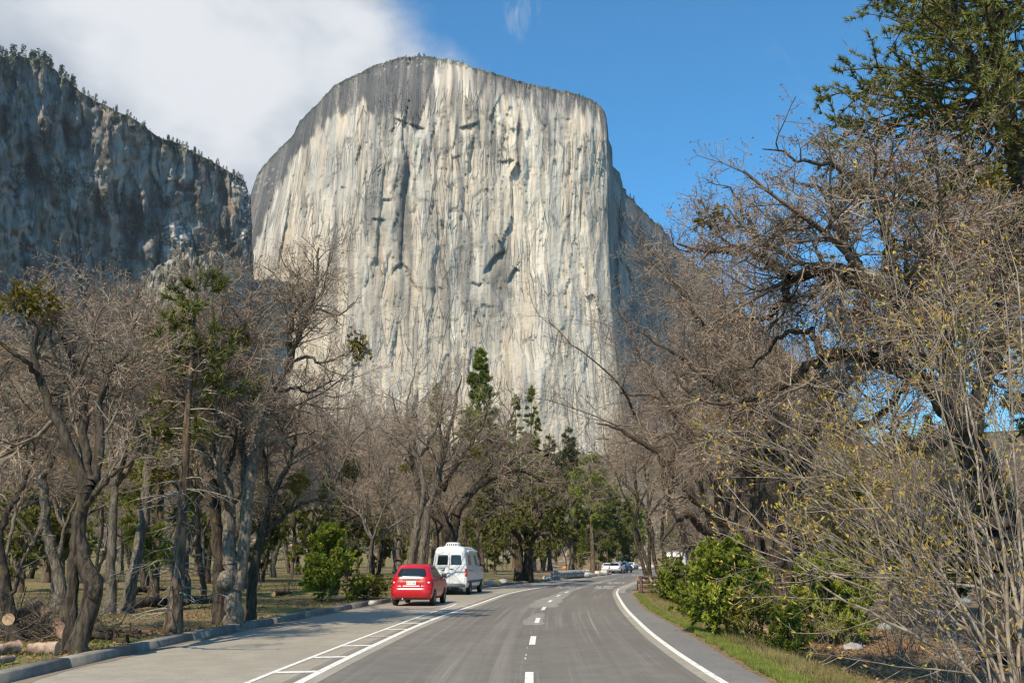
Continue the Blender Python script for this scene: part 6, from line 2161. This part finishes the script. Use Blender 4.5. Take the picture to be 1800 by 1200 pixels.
rocks = [rock_mesh(k, 'stone' if k < 4 else 'pale_stone') for k in range(6)]
A, B = on_ground(972, 1017.0, .1), on_ground(1033, 1013.0, .1)
t = thing('stone_wall', 'low grey dry-stone wall at the kerb before the parked cars', 'wall', A)
L = np.linalg.norm(B - A); dr = (B - A) / L; ang = math.atan2(dr[1], dr[0])
for row in range(2):
    x = 0.0
    while x < L:
        w_ = rH.uniform(.45, .95)
        o = link('stone', rocks[rH.integers(0, 4) if x < L * .85 else 5], t, dr * (x + w_ / 2) + [0, rH.normal(0, .05), .22 + row * .36], ang + rH.normal(0, .1), (w_ * .52, .32, .22))
        x += w_
# boulders along the kerb and by the road
for (x, y_, s_, lab) in [(885, 1024, .35, 'pale boulder'), (862, 1026, .3, 'pale boulder'), (1033, 1012, .45, 'pale boulder'), (1127, 1000, .6, 'pale boulder'), (1134, 999, .5, 'pale boulder'), (1142, 998, .6, 'pale boulder'), (1050, 1008, .4, 'pale boulder'),
                       (1062, 1007, .45, 'pale boulder'), (960, 1017, .3, 'pale boulder'), (655, 1060, .16, 'pale boulder')]:
    p = put(x, y_)
    link('boulder', rocks[4 + (int(x) % 2)], None, p + [0, 0, s_ * .35], rH.uniform(0, 6), (s_ * 1.3, s_, s_ * .7), label='pale rounded boulder beside the kerb', category='boulder', group='pale boulders along the kerb')
for (x, y_, s_) in [(1635, 1085, .55), (1600, 1050, .4), (1690, 1060, .5), (1560, 1105, .35), (1500, 1142, .3)]:
    p = put(x, y_, -.8)
    link('boulder', rocks[int(x) % 4], None, p + [0, 0, s_ * .3], rH.uniform(0, 6), (s_ * 1.3, s_, s_ * .6), label='weathered rock lying in leaf litter under the budding maple', category='boulder', group='rocks under the maple')
# far boundary posts and a small orange sign
p = put(994, 1010)
t = thing('roadside_sign', 'small orange sign panel standing behind the stone wall', 'sign', p)
g = Geo(); g.box((0, 0, .5), (.08, .08, 1.0)); link('post', g.build('post', [M['fence_wood']]), t)
g = Geo(); g.box((-.1, -.05, .85), (.42, .04, .42), 0, 0, .02); link('panel', g.build('panel', [M['orange']]), t)
for (x, y_, h, lab) in [(1017, 1007, 1.6, 'thin reddish wooden pole behind the stone wall'), (1152, 998, 7.0, 'tall pale wooden pole beside the far road')]:
    p = put(x, y_)
    log('wooden_pole', lab, p, p + [0, 0, h * 1.3], .10, .08, 'pine_bark', 'pole', wob=.0)

# ------------------------------------------------------------------ grass, litter and ground cover
M['grass_green'] = leafy('grass_green', (0.15, 0.19, 0.03), (0.30, 0.345, 0.07), (0.44, 0.42, 0.15), 1.2, .35, 6.0)
M['grass_dry'] = leafy('grass_dry', (0.16, 0.15, 0.045), (0.33, 0.28, 0.11), (0.42, 0.35, 0.18), .6, .3, 6.0)
M['leaf_litter'] = leafy('leaf_litter', (0.12, 0.06, 0.03), (0.34, 0.20, 0.10), (0.45, 0.33, 0.22), 1.5, .15, 5.0)


def scatter_blades(geo, x, y, n_per, ln, wd, spread, rng, m=0):
    z = terrain(x[:, None], y[:, None])[:, 0]
    P = np.stack([x, y, z], -1)
    leaves(geo, P, np.tile([0, 0, 1.0], (len(x), 1)), n_per, ln, wd, spread, rng, m, tri=True)


g = Geo()
n = 14000
y = 12 + 45 * rH.random(n) ** 1.6
e = np.abs(rH.normal(0, .34, n)) + .02
wd_ = .34 + .22 * sstep(36, 22, y)
x = CEN(y) + oR(y) + SHW(y) + e * wd_ * 1.6 + rag(y)
scatter_blades(g, x, y, 3, .11, .014, .45, rH)
link('verge_grass', g.build('verge_grass', [M['grass_green']]), None, kind='stuff', label='strip of bright green grass along the gravel shoulder', category='grass')
g = Geo()
n = 9000
y = 14 + 60 * rH.random(n) ** 1.5
x = CEN(y) + oR(y) + SHW(y) + .7 + np.abs(rH.normal(0, 1.3, n))
scatter_blades(g, x, y, 3, .22, .012, .55, rH)
link('dry_grass', g.build('dry_grass', [M['grass_dry']]), None, kind='stuff', label='dry tan grass under the green bushes', category='grass')
g = Geo()
n = 22000
y = 14 + 75 * rH.random(n) ** 1.5
x = kerb_x(y) - .35 - np.abs(rH.normal(0, 1, n)) * (3 + y * .18)
k = fbm(x * .25, y * .25, 3, 91) > -.12
x, y = x[k], y[k]
scatter_blades(g, x, y, 3, .075, .013, .6, rH, 0)
k = fbm(x * .5, y * .5, 3, 92) > .1
scatter_blades(g, x[k] + .1, y[k] + .1, 2, .14, .012, .6, rH, 1)
link('meadow_grass', g.build('meadow_grass', [M['grass_dry'], M['grass_green']]), None, kind='stuff', label='short green and straw grass of the meadow behind the kerb', category='grass')
g = Geo()
n = 26000
y = 12 + 45 * rH.random(n) ** 1.5
x = CEN(y) + oR(y) + SHW(y) + 1.0 + np.abs(rH.normal(0, 1, n)) * (3 + y * .12)
z = terrain(x[:, None], y[:, None])[:, 0] + .012
leaves(g, np.stack([x, y, z], -1), np.stack([rH.normal(0, 1, n), rH.normal(0, 1, n), rH.uniform(0, .5, n)], -1), 1, .11, .07, .1, rH)
y = 15 + 50 * rH.random(n // 2) ** 1.6
x = kerb_x(y) - .3 - np.abs(rH.normal(0, 1, n // 2)) * (2 + y * .15)
z = terrain(x[:, None], y[:, None])[:, 0] + .012
k = fbm(x * .3, y * .3, 3, 93) > .05
leaves(g, np.stack([x, y, z], -1)[k], np.stack([rH.normal(0, 1, n // 2), rH.normal(0, 1, n // 2), rH.uniform(0, .5, n // 2)], -1)[k], 1, .10, .06, .1, rH)
link('leaf_litter', g.build('leaf_litter', [M['leaf_litter']]), None, kind='stuff', label='fallen brown leaves on the ground beside the road', category='leaf litter')

# undergrowth: thin bare brush standing between the trunks
g = Geo()
n = 220
y = 20 + 130 * rH.random(n) ** 1.4
sgn = rH.random(n) < .55
x = np.where(sgn, kerb_x(y) - 5 - np.abs(rH.normal(0, 1, n)) * y * .35 - 14 * (y < 45), CEN(y) + oR(y) + SHW(y) + 3.5 + np.abs(rH.normal(0, 1, n)) * (4 + y * .2))
z = terrain(x[:, None], y[:, None])[:, 0]
b = np.repeat(np.stack([x, y, z], -1), 9, 0) + rH.normal(0, .2, (n * 9, 3)) * [1, 1, 0]
a = rH.uniform(0, 6.28, n * 9); tl = rH.uniform(.1, .8, n * 9)
d = unit(np.stack([np.cos(a) * tl, np.sin(a) * tl, 1 + 0 * a], -1))
ln = rH.uniform(.7, 2.2, n * 9)
P = np.stack([b + d * (ln * k / 4)[:, None] + rH.normal(0, .03, b.shape) * k for k in range(5)], 1)
Rr = (.006 + .0035 * ln)[:, None] * np.linspace(1, .35, 5)[None]
tubes(g, P, Rr, 3)
Q, QR = grow(P, Rr, 4, .25, 1, .4, (38, 14), 4, .15, .05, rH)
ribbons(g, Q, np.maximum(QR, .0045), rH, 1)
link('bare_brush', g.build('bare_brush', [M['twig'], M['fine_twig']]), None, kind='stuff', label='thin leafless brush standing between the trunks', category='brush')

# ------------------------------------------------------------------ valley air
m, t = material('valley_air')
v = t.n('ShaderNodeVolumePrincipled', None, Color=(0.80, 0.88, 1.0), Density=0.00004, Anisotropy=0.2)
t.n('ShaderNodeOutputMaterial', None, Volume=v.outputs[0])
g = Geo()
g.box((0, 4400, 690), (19400, 10400, 1400))
link('haze', g.build('haze', [m]), None, kind='stuff', label='thin blue air filling the valley', category='haze')
